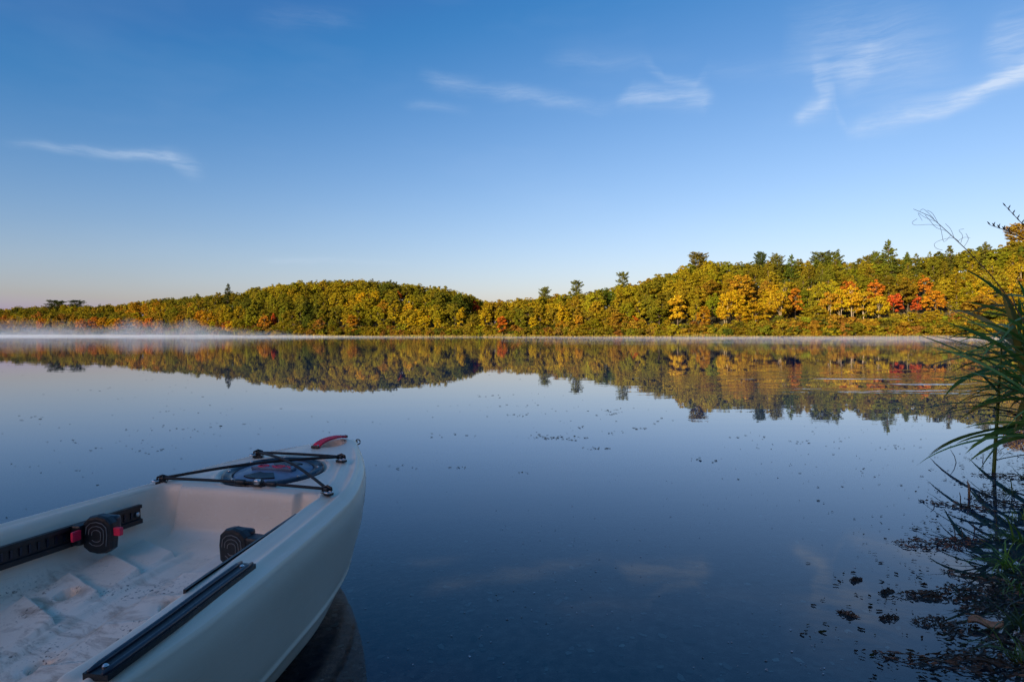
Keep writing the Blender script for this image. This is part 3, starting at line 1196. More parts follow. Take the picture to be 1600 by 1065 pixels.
def k_top(s, t):
    """height of the moulded deck, gunwales and cockpit well"""
    b, zr = k_beam(s), k_rim(s)
    q = np.clip(np.abs(t) / np.maximum(b, 1e-4), 0, 1)
    at = np.abs(t)
    z = zr + 0.016 * (1 - q ** 2) * smooth(1.0, .5, s) * smooth(0, .1, s)
    # rolled edge, raised bead inside it, groove
    z = z - 0.016 * q ** 14
    edge = b - at
    z = z + 0.0075 * np.exp(-((edge - .030) / .009) ** 2) * smooth(.10, .30, s) - 0.004 * np.exp(-((edge - .052) / .010) ** 2) * smooth(.2, .4, s)
    z = z + 0.006 * np.exp(-((edge - .082) / .008) ** 2) * smooth(.3, .5, s) * (1 - smooth(1.15, 1.3, s))
    # bow handle recess
    e = ((s - .150) / .072) ** 2 + ((t - 0.0) / .050) ** 2
    z = z - 0.045 * (1 - smooth(.55, 1.0, e))
    # seat for the round hatch
    rh = np.hypot(s - .514, t)
    z = z - 0.008 * (1 - smooth(.158, .170, rh)) + 0.004 * np.exp(-((rh - .176) / .006) ** 2)
    # cockpit well
    front = .700 - .022 * smooth(.195, .212, at)
    d1 = s - front
    d2 = k_tin(s) - at
    d3 = 2.62 - s
    k = .045
    h = np.clip(.5 + .5 * (d2 - d1) / k, 0, 1)
    d = d2 * (1 - h) + d1 * h - k * h * (1 - h)
    d = np.minimum(d, d3)
    w = .036
    m = smooth(0, w, d)
    fl = k_floor(s) + .020 * np.exp(-np.maximum(d - w, 0) / .022)
    # heel rests: chevron treads stepping down towards the seat, channel along the middle
    for i, sr in enumerate((.80, .915, 1.035, 1.15, 1.29, 1.43)):
        for sd in (-1, 1):
            line = sr + .40 * (.255 - np.clip(sd * t, 0, .3))
            x = s - line
            band = smooth(.060, .070, sd * t) * (1 - smooth(.222, .236, sd * t))
            fl = fl + .016 * band * smooth(-.003, .003, x) * np.exp(-np.maximum(x, 0) / .055)
            fl = fl - .005 * band * np.where(x < 0, np.exp(x / .03), 0)
    fl = fl - .010 * (1 - smooth(.028, .050, at)) * smooth(.80, .86, s)
    for (sc, tc_) in ((1.12, -.150), (1.12, .150), (1.335, 0.03), (1.9, .2), (1.9, -.2)):
        rr = np.hypot(s - sc, t - tc_)
        fl = fl - .040 * (1 - smooth(.016, .026, rr)) - .004 * (1 - smooth(.03, .05, rr))
    # seat pan
    fl = fl + .05 * smooth(1.72, 1.82, s) * (1 - smooth(2.3, 2.45, s)) * smooth(.02, .2, at)
    z = np.where(m > 0, z * (1 - m) + fl * m, z)
    # stern tank well
    e2 = np.maximum(np.abs((s - 3.0) / .26), at / (np.maximum(b - .09, .02)))
    z = z - .07 * (1 - smooth(.85, 1.0, e2))
    return z


def k_surf(s, t, off=0.0):
    """local point on the deck"""
    return Vector((t, -s, float(k_top(np.array([s], float), np.array([t], float))[0]) + off))


def plastic_mat():
    m = new_mat('kayak_pale_plastic')
    t = NT(m)
    b = t.N['Principled BSDF']
    tc = t.n('ShaderNodeTexCoord').outputs['Object']
    big = t.noise(tc, 3.0, 4, 0.6)
    col = t.ramp(big, [(0.25, (0.73, 0.61, 0.47)), (0.75, (0.83, 0.70, 0.56))])
    # grain of the moulding and scuffs
    mp = t.n('ShaderNodeMapping')
    t.link(tc, mp.inputs['Vector'])
    mp.inputs['Scale'].default_value = (60, 6, 60)
    mp.inputs['Rotation'].default_value = (0, 0, 0.35)
    scuff = t.noise(mp.outputs[0], 1.5, 4, 0.7)
    col = t.mix(t.m('MULTIPLY', t.m('MAXIMUM', t.m('MULTIPLY_ADD', scuff, 6, -3.3), 0.0), 0.35), col, (0.86, 0.82, 0.74))
    # tracked-in mud in the well: streaks, smears and crumbs
    sx = t.n('ShaderNodeSeparateXYZ')
    t.link(tc, sx.inputs[0])
    low = t.n('ShaderNodeMapRange')
    low.inputs['From Min'].default_value = 0.262
    low.inputs['From Max'].default_value = 0.225
    t.link(sx.outputs['Z'], low.inputs['Value'])
    aft = t.n('ShaderNodeMapRange')
    aft.inputs['From Min'].default_value = -0.80
    aft.inputs['From Max'].default_value = -1.05
    t.link(sx.outputs['Y'], aft.inputs['Value'])
    ins = t.n('ShaderNodeMapRange')
    ins.inputs['From Min'].default_value = 0.36
    ins.inputs['From Max'].default_value = 0.30
    t.link(t.m('ABSOLUTE', sx.outputs['X']), ins.inputs['Value'])
    zone_ = t.m('MULTIPLY', t.m('MULTIPLY', low.outputs[0], ins.outputs[0]), aft.outputs[0])
    mp2 = t.n('ShaderNodeMapping')
    t.link(tc, mp2.inputs['Vector'])
    mp2.inputs['Scale'].default_value = (9, 20, 9)
    mp2.inputs['Rotation'].default_value = (0, 0, 0.5)
    st = t.noise(mp2.outputs[0], 1.0, 6, 0.72, 0.6)
    st = t.m('MINIMUM', t.m('MAXIMUM', t.m('MULTIPLY_ADD', st, 7, -3.45), 0.0), 1.0)
    crumbs = t.noise(tc, 120.0, 3, 0.6)
    cl = t.noise(tc, 9.0, 3, 0.6)
    crumbs = t.m('MULTIPLY', t.m('MINIMUM', t.m('MAXIMUM', t.m('MULTIPLY_ADD', crumbs, 14, -8.1), 0.0), 1.0), t.m('MINIMUM', t.m('MAXIMUM', t.m('MULTIPLY_ADD', cl, 8, -3.85), 0.0), 1.0))
    col = t.mix(t.m('MULTIPLY', t.m('MULTIPLY', zone_, st), 0.6), col, (0.26, 0.145, 0.08))
    col = t.mix(t.m('MULTIPLY', t.m('MULTIPLY', zone_, crumbs), 0.95), col, (0.035, 0.022, 0.014))
    # fine scratches along the hull and a stained band at the waterline
    mp3 = t.n('ShaderNodeMapping')
    t.link(tc, mp3.inputs['Vector'])
    mp3.inputs['Scale'].default_value = (30, 2.2, 150)
    mp3.inputs['Rotation'].default_value = (0.25, 0, 0.12)
    scr = t.noise(mp3.outputs[0], 1.6, 3, 0.75)
    scr = t.m('MINIMUM', t.m('MAXIMUM', t.m('MULTIPLY_ADD', scr, 16, -10.2), 0.0), 1.0)
    col = t.mix(t.m('MULTIPLY', scr, 0.35), col, (0.36, 0.31, 0.26))
    wl = t.n('ShaderNodeMapRange')
    wl.inputs['From Min'].default_value = 0.16
    wl.inputs['From Max'].default_value = 0.01
    t.link(t.m('ADD', sx.outputs['Z'], t.m('MULTIPLY_ADD', big, 0.16, -0.08)), wl.inputs['Value'])
    col = t.mix(t.m('MULTIPLY', wl.outputs[0], 0.5), col, (0.24, 0.21, 0.15))
    t.link(col, b.inputs['Base Color'])
    t.link(t.m('MULTIPLY_ADD', scuff, 0.25, 0.24), b.inputs['Roughness'])
    fine = t.noise(tc, 260.0, 2, 0.5)
    bp = t.n('ShaderNodeBump', Strength=0.10, Distance=0.002)
    t.link(fine, bp.inputs['Height'])
    t.link(bp.outputs[0], b.inputs['Normal'])
    return m


M_KBLACK = simple_mat('black_plastic', (0.012, 0.013, 0.016), 0.38, 0.3, 60.0, 0.15)
M_KRUB = simple_mat('black_rubber_cord', (0.010, 0.010, 0.011), 0.65, 0.3, 200.0, 0.3)
M_KNAVY = simple_mat('hatch_blue_black_plastic', (0.010, 0.016, 0.032), 0.30, 0.25, 40.0, 0.1)
M_KLID = simple_mat('hatch_lid_slate_plastic', (0.12, 0.18, 0.27), 0.34, 0.3, 18.0, 0.1)
M_KRED = simple_mat('crimson_red_plastic', (0.80, 0.020, 0.075), 0.42, 0.15, 50.0, 0.1)
M_KREDW = simple_mat('red_webbing', (0.78, 0.020, 0.070), 0.75, 0.25, 240.0, 0.5)
M_KMETAL = simple_mat('steel_screw', (0.55, 0.55, 0.57), 0.30, 0.15, 80.0, 0.05, 0.5, 1.0)
M_KGREY = simple_mat('pale_grey_tread_lines', (0.20, 0.20, 0.20), 0.6, 0.15, 60.0)


def ribbon(path, normals, width, thick):
    """flat strap with thickness"""
    V, Fc = [], []
    n = len(path)
    for i in range(n):
        p = Vector(path[i])
        d = (Vector(path[min(i + 1, n - 1)]) - Vector(path[max(i - 1, 0)])).normalized()
        nn = Vector(normals[i]).normalized()
        w = d.cross(nn).normalized()
        nn = w.cross(d).normalized()
        V += [p + w * width / 2 - nn * thick / 2, p + w * width / 2 + nn * thick / 2, p - w * width / 2 + nn * thick / 2, p - w * width / 2 - nn * thick / 2]
    for i in range(n - 1):
        for k in range(4):
            k2 = (k + 1) % 4
            Fc.append((i * 4 + k, i * 4 + k2, (i + 1) * 4 + k2, (i + 1) * 4 + k))
    Fc.append((3, 2, 1, 0))
    Fc.append(tuple((n - 1) * 4 + k for k in range(4)))
    return V, Fc


def lathe_oval(profile, n=64, ks=1.0, kt=1.0):
    """profile of (radius, z) turned about the vertical"""
    V, Fc = [], []
    for r, z in profile:
        for k in range(n):
            a = 2 * math.pi * k / n
            V.append((r * kt * math.cos(a), r * ks * math.sin(a), z))
    for i in range(len(profile) - 1):
        for k in range(n):
            k2 = (k + 1) % n
            Fc.append((i * n + k, i * n + k2, (i + 1) * n + k2, (i + 1) * n + k))
    Fc.append(tuple((len(profile) - 1) * n + k for k in range(n)))
    return V, Fc


def build_kayak():
    root = empty('kayak', (-.651, 2.584, 0), -.247)
    tag(root, 'pale grey plastic kayak with red bow handle, floating at the near shore', 'kayak')
    # --- shell
    s_ = np.concatenate([np.array([0, .004, .010, .018, .028, .04]), np.arange(.052, .67, .008), np.arange(.67, .76, .0045), np.arange(.76, 1.50, .0030), np.arange(1.504, 1.72, .008), np.linspace(1.73, 3.5, 110), np.array([3.52, 3.535, 3.545, 3.55])])
    nt_ = 185
    tau = np.sin(np.linspace(-1, 1, nt_) * 1.35) / math.sin(1.35)
    S = np.repeat(s_[:, None], nt_, 1)
    T = k_beam(s_)[:, None] * tau[None, :]
    Z = k_top(S, T)
    V = [np.column_stack([T.ravel(), -S.ravel(), Z.ravel()])]
    faces = []
    ns = len(s_)
    for i in range(ns - 1):
        for j in range(nt_ - 1):
            a = i * nt_ + j
            faces.append((a, a + nt_, a + nt_ + 1, a + 1))
    # outer hull: rows from one gunwale under the keel to the other
    zr = k_rim(s_) - .016
    zb = spline([0, .008, .02, .045, .09, .15, .23, .32, .5, .9, 1.6, 2.4, 3.0, 3.3, 3.45, 3.52, 3.55], [.385, .32, .27, .21, .145, .09, .045, .010, -.025, -.055, -.07, -.065, -.03, .04, .16, .28, .33], s_)
    zb = np.minimum(zb, zr - .012)
    b = k_beam(s_)
    hgt = zr - zb
    sharp = smooth(.05, .9, s_) * (1 - smooth(2.8, 3.5, s_))
    ctrl_t = np.stack([b, b + .006 * np.minimum(1, b / .1), b - .004 * np.minimum(1, b / .1), b * (.60 + .30 * sharp), b * (.50 + .32 * sharp), b * (.22 + .30 * sharp), b * 0], 1)
    ctrl_z = np.stack([zr, zr - .10 * hgt, zr - .32 * hgt, zb + .27 * hgt, zb + .235 * hgt, zb + .06 * hgt, zb], 1)
    par = np.array([0, .12, .36, .66, .70, .86, 1.0])
    pv = np.concatenate([np.linspace(0, .48, 14), np.linspace(.50, .60, 14), np.linspace(.615, .74, 10), np.linspace(.77, 1, 9)])
    half_t = np.array([spline(par, ctrl_t[i], pv) for i in range(ns)])
    half_t += (.006 * np.exp(-((pv - .548) / .011) ** 2) - .003 * smooth(.548, .60, pv))[None, :] * smooth(.1, .4, s_)[:, None]
    half_z = np.array([spline(par, ctrl_z[i], pv) for i in range(ns)])
    np_ = len(pv)
    full_t = np.concatenate([half_t, -half_t[:, ::-1][:, 1:]], 1)
    full_z = np.concatenate([half_z, half_z[:, ::-1][:, 1:]], 1)
    nh = full_t.shape[1]
    off = ns * nt_
    # the two gunwale rows are shared with the deck
    idx = np.zeros((ns, nh), int)
    inner = nh - 2
    for i in range(ns):
        idx[i, 0] = i * nt_ + nt_ - 1
        idx[i, -1] = i * nt_
        idx[i, 1:-1] = off + i * inner + np.arange(inner)
    V.append(np.column_stack([full_t[:, 1:-1].ravel(), np.repeat(-s_, inner), full_z[:, 1:-1].ravel()]))
    for i in range(ns - 1):
        for j in range(nh - 1):
            faces.append((idx[i, j], idx[i + 1, j], idx[i + 1, j + 1], idx[i, j + 1]))
    for i in (0, ns - 1):
        loop = [i * nt_ + j for j in range(nt_)] + [int(q) for q in idx[i, 1:-1]]
        faces.append(tuple(loop) if i == 0 else tuple(loop[::-1]))
    mesh_obj('hull', np.vstack(V), faces, plastic_mat(), root, smooth=True)

    # --- round deck hatch
    c = k_surf(.514, 0)
    tilt = Matrix.Translation(Vector((0, -.514, k_rim(.514) + .006))) @ Matrix.Rotation(math.atan(.0787), 4, 'X')

    def put(vf):
        return [tilt @ Vector(v) for v in vf[0]], vf[1]
    hatch = empty('hatch', (0, 0, 0), 0, root)
    ring = lathe_oval([(.150, -.012), (.157, -.006), (.158, .006), (.154, .012), (.146, .0135), (.132, .012), (.126, .007), (.124, .000)], 72)
    V_, F_ = put(ring)
    mesh_obj('rim', V_, F_[:-1], M_KNAVY, hatch, smooth=True)
    lid = lathe_oval([(.124, -.002), (.1235, .004), (.119, .0075), (.095, .0082), (.088, .0105), (.05, .0125), (.012, .0135)], 72)
    V_, F_ = put(lid)
    mesh_obj('lid', V_, F_, M_KLID, hatch, smooth=True)
    for k in range(8):
        a = k * math.pi / 4 + .35
        V_, F_ = put(lathe_oval([(.0042, 0), (.0042, .0025), (.003, .0035)], 10))
        d = tilt.to_3x3() @ Vector((math.cos(a) * .140, math.sin(a) * .140, .0128))
        mesh_obj('screw', [v + d for v in V_], F_, M_KMETAL, hatch, smooth=True)
    # turning handle: dark recesses either side of a bar, red maker's mark on the bar
    for sd in (-1, 1):
        sec = []
        for a in np.linspace(-.62, .62, 14):
            sec.append((sd * 0 + math.sin(a) * .096, sd * math.cos(a) * .096, .0135))
        for a in np.linspace(.62, -.62, 14):
            sec.append((math.sin(a) * .040, sd * (math.cos(a) * .040 + .004), .0152))
        if sd < 0:
            sec = sec[::-1]
        n = len(sec)
        top = [(x, y, z - .001) for x, y, z in sec]
        bot = [(x, y, .004) for x, y, z in sec]
        V_, F_ = put((top + bot, [tuple(range(n))[::-1]] + [(k, (k + 1) % n, n + (k + 1) % n, n + k) for k in range(n)]))
        mesh_obj('grip_recess', V_, F_, M_KBLACK, hatch)
    V_, F_ = put(rbox((.15, .030, .010), .3, Matrix.Translation((0, 0, .0165))))
    mesh_obj('handle_bar', V_, F_, M_KLID, hatch, smooth=False)
    # mark: two rounded loops and a dash, flat red moulding
    mk = []
    for cx in (-.038, .022):
        mk.append(ribbon([(cx + .017 * math.cos(a), .011 * math.sin(a), .0225) for a in np.linspace(0, 2 * math.pi * .92, 15)], [(0, 0, 1)] * 15, .0055, .002))
    mk.append(ribbon([(-.008, .006, .0225), (.004, -.006, .0225)], [(0, 0, 1)] * 2, .006, .002))
    mk.append(ribbon([(.044, .008, .0225), (.058, .0, .0225), (.064, -.008, .0225)], [(0, 0, 1)] * 3, .0055, .002))
    V_, F_ = put(join(mk))
    tag(mesh_obj('emblem', V_, F_, M_KRED, hatch), 'small red looped maker\'s mark on the hatch lid')

    # --- bungee and its fittings
    fit = {'rl': (.676, -.287), 'rr': (.676, .287), 'fl': (.371, -.163), 'fr': (.371, .163)}
    pt = {}
    for k, (s, t) in fit.items():
        p = k_surf(s, t)
        pt[k] = p + Vector((0, 0, .018))
        e = empty('cord_fitting', p, .35 if t < 0 else -.35, root)
        V_, F_ = join([rbox((.034, .022, .008), .3, Matrix.Translation((0, 0, .004))), rbox((.018, .018, .018), .25, Matrix.Translation((0, 0, .014))),
                       tube([(-.013, -.006, .010), (-.013, -.004, .022), (0, 0, .027), (.013, .004, .022), (.013, .006, .010)], .0035, 6)])
        mesh_obj('cleat', V_, F_, M_KBLACK, e)
        sgn = 1 if t > 0 else -1
        V_, F_ = tube([(sgn * .015 + .011 * math.cos(a), -.008 + .011 * math.sin(a), .012) for a in np.linspace(0, 6.2, 13)], .0030, 6)
        mesh_obj('ring', V_, F_, M_KMETAL, e, smooth=True)

    def cord(a, b_, lift=0.0):
        n = 15
        P = []
        for i in range(n):
            f = i / (n - 1)
            p = pt[a].lerp(pt[b_], f)
            p.z += lift * math.sin(math.pi * f)
            zz = k_surf(-p.y, p.x).z + .006 if -p.y < .69 else -1
            p.z = max(p.z, zz)
            P.append(p)
        V_, F_ = tube(P, .0046, 8)
        mesh_obj('bungee_cord', V_, F_, M_KRUB, root, smooth=True)
    cord('rl', 'rr', .004)
    cord('fl', 'fr', .002)
    cord('rl', 'fr', .012)
    cord('fl', 'rr', .022)
    mid = pt['rl'].lerp(pt['rr'], .60) + Vector((0, 0, .004))
    cl = empty('cord_lock', mid, 0, root)
    mesh_obj('barrel', *tube([(-.016, 0, 0), (-.012, 0, 0), (.012, 0, 0), (.016, 0, 0)], [.008, .0125, .0125, .008], 12), M_KBLACK, cl, smooth=True)
    mesh_obj('button', *rbox((.018, .016, .016), .3, Matrix.Translation((.004, -.010, .006))), M_KMETAL, cl, smooth=True)
    for dx in (-.062, .045):
        mesh_obj('knot_sleeve', *tube([(dx - .018, 0, 0), (dx - .014, 0, 0), (dx + .014, 0, 0), (dx + .018, 0, 0)], [.006, .0085, .0085, .006], 10), M_KBLACK, cl, smooth=True)

    # --- bow carrying handle (red webbing over the recess) and the tip fitting
    h0, h1 = k_surf(.240, -.014, .006), k_surf(.080, .010, .010)
    P, Nn = [], []
    for i in range(13):
        f = i / 12
        p = h0.lerp(h1, f)
        p.z += .013 * math.sin(math.pi * f ** .75) ** .8
        P.append(p)
        Nn.append((0, .35 - .7 * f, 1))
    hd = empty('bow_handle', (0, 0, 0), 0, root)
    mesh_obj('strap', *ribbon(P, Nn, .035, .006), M_KREDW, hd)
    for p, rz in ((h0, 0), (h1, 0)):
        mesh_obj('anchor', *rbox((.034, .014, .010), .3, Matrix.Translation(p)), M_KBLACK, hd)
        mesh_obj('screw', *[(lambda vf: ([Vector(v) + p + Vector((.010, 0, .005)) for v in vf[0]], vf[1]))(lathe_oval([(.004, 0), (.004, .002), (.003, .003)], 10))][0], M_KMETAL, hd)
    tp = k_surf(.006, 0)
    V_, F_ = join([tube([(0, -.004, tp.z - .006), (.006, .018, tp.z - .008), (.012, .030, tp.z - .010)], .0035, 6),
                   tube([(.012 + .010 * math.cos(a), .036, tp.z - .012 + .010 * math.sin(a)) for a in np.linspace(0, 6.0, 12)], .0026, 6)])
    mesh_obj('bow_eye', V_, F_, M_KBLACK, root, smooth=True)

    # --- foot braces: rail on each inner wall with a sliding pedal
    for sd in (-1, 1):
        fb = empty('foot_brace', (0, 0, 0), 0, root)
        s0, s1 = (.79, 1.38) if sd < 0 else (.86, 1.325)

        def wall(s, dz):
            return Vector((sd * (float(k_tin(np.array([s]))[0]) - (.031 if sd < 0 else -.003) - dz * .06), -s, k_rim(s) - (.026 if sd < 0 else -.006) - dz))
        n = 16
        V_, F_ = [], []
        prof = [(0, .000), (.012, .000), (.012, .010), (.005, .012), (.005, .040), (.012, .042), (.012, .054), (0, .054)]
        if sd > 0:
            prof = [(o_ * .55, dz * .8) for o_, dz in prof]
        m_ = len(prof)
        for i in range(n):
            s = s0 + (s1 - s0) * i / (n - 1)
            for (o_, dz) in prof:
                p = wall(s, dz)
                V_.append(p + Vector((-sd * o_, 0, 0)))
        for i in range(n - 1):
            for k in range(m_ - 1):
                q = (i * m_ + k, i * m_ + k + 1, (i + 1) * m_ + k + 1, (i + 1) * m_ + k)
                F_.append(q if sd > 0 else q[::-1])
        F_.append(tuple(range(m_)))
        F_.append(tuple((n - 1) * m_ + k for k in range(m_)))
        rail = mesh_obj('rail', V_, F_, M_KBLACK, fb)
        teeth = []
        for i in range(26):
            s = s0 + .03 + (s1 - s0 - .06) * i / 25
            p = wall(s, .026)
            teeth.append(rbox((.004, .006, .020), .2, Matrix.Translation(p + Vector((-sd * .006, 0, 0)))))
        mesh_obj('rail_teeth', *join(teeth), M_KNAVY, rail)
        for s in (s0 + .012, s1 - .012):
            p = wall(s, .026) + Vector((-sd * .009, 0, 0))
            V_, F_ = lathe_oval([(.007, -.003), (.007, .001), (.005, .003)], 10)
            mt = Matrix.Translation(p) @ Matrix.Rotation(-sd * math.pi / 2, 4, 'Y')
            mesh_obj('screw', [mt @ Vector(v) for v in V_], F_, M_KMETAL, rail, smooth=True)
        # pedal: rounded pad facing aft, hanging inboard of the rail
        sp = .950 if sd < 0 else .915
        wp = wall(sp, .030)
        pe = empty('pedal', wp + Vector((-sd * .066, -.012, .004)) if sd < 0 else Vector((.165, -.915, .300)), -sd * .10, fb)
        pe.scale = (.9, .9, .9)
        out = []
        for (x, z) in ((-.046, -.040), (-.050, .005), (-.046, .036), (-.028, .052), (0, .058), (.028, .052), (.046, .036), (.050, .005), (.046, -.040), (.026, -.054), (0, -.058), (-.026, -.054)):
            out.append((x, z))
        m_ = len(out)
        V_, F_ = [], []
        for sc, yy in ((.84, .016), (1.0, .008), (1.0, -.010), (.93, -.018), (.80, -.0195)):
            V_ += [(x * sc, yy, z * sc) for x, z in out]
        for i in range(4):
            for k in range(m_):
                k2 = (k + 1) % m_
                F_.append((i * m_ + k, i * m_ + k2, (i + 1) * m_ + k2, (i + 1) * m_ + k))
        F_.append(tuple(range(m_ - 1, -1, -1)))
        F_.append(tuple(4 * m_ + k for k in range(m_)))
        pad = mesh_obj('pad', V_, F_, M_KBLACK, pe)
        lines = []
        for sc in (.70, .50, .30):
            lines.append(tube([(x * sc, -.0205, z * sc - .002) for x, z in out + out[:1]][1:9 if sc > .6 else 13], .0011, 4))
        mesh_obj('tread', *join(lines), M_KGREY, pad)
        hood = [( -.040, .030, .030), (0, .040, .055), (.040, .030, .030)]
        mesh_obj('hood', *rbox((.080, .030, .052), .35, Matrix.Translation((0, .020, .024))), M_KNAVY, pe, smooth=True)
        mesh_obj('slider', *rbox((.030, .070, .060), .2, Matrix.Translation((sd * .056, .0, 0))) if sd < 0 else rbox((.110, .050, .040), .2, Matrix.Translation((.085, .01, .015))), M_KBLACK, pe)
        if sd < 0:
            mesh_obj('release_tab', *rbox((.008, .030, .028), .15, Matrix.Translation((sd * .044, -.045, .004))), M_KRED, pe)
            mesh_obj('release_lever', *rbox((.024, .014, .024), .2, Matrix.Translation((.058, -.004, .010))), M_KRED, pe)

    # --- accessory track sunk in the starboard (and port) gunwale top
    for sd in (-1, 1):
        n = 22
        tr = empty('gear_track', (0, 0, 0), 0, root)
        P = []
        for i in range(n):
            s = 1.185 + (1.60 - 1.185) * i / (n - 1)
            t = float(spline([1.18, 1.3, 1.45, 1.6], [.396, .412, .434, .452], np.array([s]))[0])
            P.append(Vector((sd * t, -s, k_rim(s) + .0015)))
        mesh_obj('base', *ribbon(P, [(0, 0, 1)] * n, .040, .010), M_KBLACK, tr)
        for o_ in (-.013, .013):
            mesh_obj('rail', *tube([p + Vector((sd * o_, 0, .006)) for p in P], [.003] + [.0055] * (n - 2) + [.003], 6), M_KNAVY, tr, smooth=True)
        for i in (1, n - 2):
            V_, F_ = lathe_oval([(.005, 0), (.005, .002), (.003, .004)], 10)
            mesh_obj('screw', [Vector(v) + P[i] + Vector((0, 0, .005)) for v in V_], F_, M_KMETAL, tr)
    return root


build_kayak()

# ------------------------------------------------------------------ near shore: reeds, weeds, bits on the water, pebbles


def on_plane(u, v, z=0.0):
    y = F * (CAM_H - z) / (v - HOR)
    return (u - 800) * y / F, y


def at_depth(u, v, y):
    return Vector(((u - 800) * y / F, y, CAM_H - (v - HOR) * y / F))


def blade_mesh(name, L_, W_, e0, droop, mat, twist=0.0, fold=0.25, n=10, side=0.0):
    """grass-like blade leaving the origin along +X at elevation e0 and drooping"""
    V, Fc = [], []
    p = Vector((0, 0, 0))
    e = e0
    yaw = 0.0
    for i in range(n + 1):
        f = i / n
        w = W_ * (0.45 + 0.55 * math.sin(min(1, f * 2.2 + .25) * math.pi / 2)) * (1 - f ** 2.2) + 0.0008
        d = Vector((math.cos(e) * math.cos(yaw), math.cos(e) * math.sin(yaw), math.sin(e)))
        sd = Vector((-math.sin(yaw), math.cos(yaw), 0))
        sd = Matrix.Rotation(twist * f, 3, d) @ sd
        nn = sd.cross(d) * -1
        V += [p + sd * w / 2 + nn * w * fold, p, p - sd * w / 2 + nn * w * fold]
        p = p + d * (L_ / n)
        e -= droop / n * (0.4 + 1.2 * f)
        yaw += side / n
    for i in range(n):
        a = i * 3
        Fc += [(a, a + 1, a + 4, a + 3), (a + 1, a + 2, a + 5, a + 4)]
    me = make_mesh(name, [tuple(v) for v in V], Fc, mat, np.repeat(np.linspace(0.3, 0.7, n + 1), 3))
    me.polygons.foreach_set('use_smooth', [True] * len(me.polygons))
    return me


def blade_mat():
    m = new_mat('reed_leaf')
    t = NT(m)
    b = t.N['Principled BSDF']
    oc = t.n('ShaderNodeObjectInfo').outputs['Color']
    tc = t.n('ShaderNodeTexCoord').outputs['Object']
    mp = t.n('ShaderNodeMapping')
    t.link(tc, mp.inputs['Vector'])
    mp.inputs['Scale'].default_value = (4, 260, 260)
    st = t.noise(mp.outputs[0], 1.0, 2, 0.5)
    bl = t.noise(tc, 14.0, 4, 0.6)
    col = t.mix(t.m('MULTIPLY', st, 0.40), oc, (0.03, 0.06, 0.012))
    col = t.mix(t.m('MINIMUM', t.m('MAXIMUM', t.m('MULTIPLY_ADD', bl, 8, -5.2), 0.0), 0.6), col, (0.20, 0.13, 0.04))
    t.link(col, b.inputs['Base Color'])
    b.inputs['Roughness'].default_value = 0.42
    out = t.N['Material Output']
    tr = t.n('ShaderNodeBsdfTranslucent')
    t.link(col, tr.inputs['Color'])
    mx = t.n('ShaderNodeMixShader', Fac=0.35)
    t.link(b.outputs[0], mx.inputs[1])
    t.link(tr.outputs[0], mx.inputs[2])
    t.link(mx.outputs[0], out.inputs['Surface'])
    return m


M_REED = blade_mat()
M_DRY = simple_mat('dry_stalk_brown', (0.16, 0.10, 0.055), 0.8, 0.3, 40.0)
M_WEED = simple_mat('dark_water_weed', (0.018, 0.015, 0.010), 0.45, 0.6, 60.0, 0.3)
M_BITS = leaf_mat('floating_debris', use_attr=True, transl=0.05)
M_PEB = leaf_mat('lake_pebbles', use_attr=True, transl=0.0)
M_DEAD = simple_mat('dead_leaf_tan', (0.21, 0.165, 0.12), 0.7, 0.35, 60.0, 0.4)


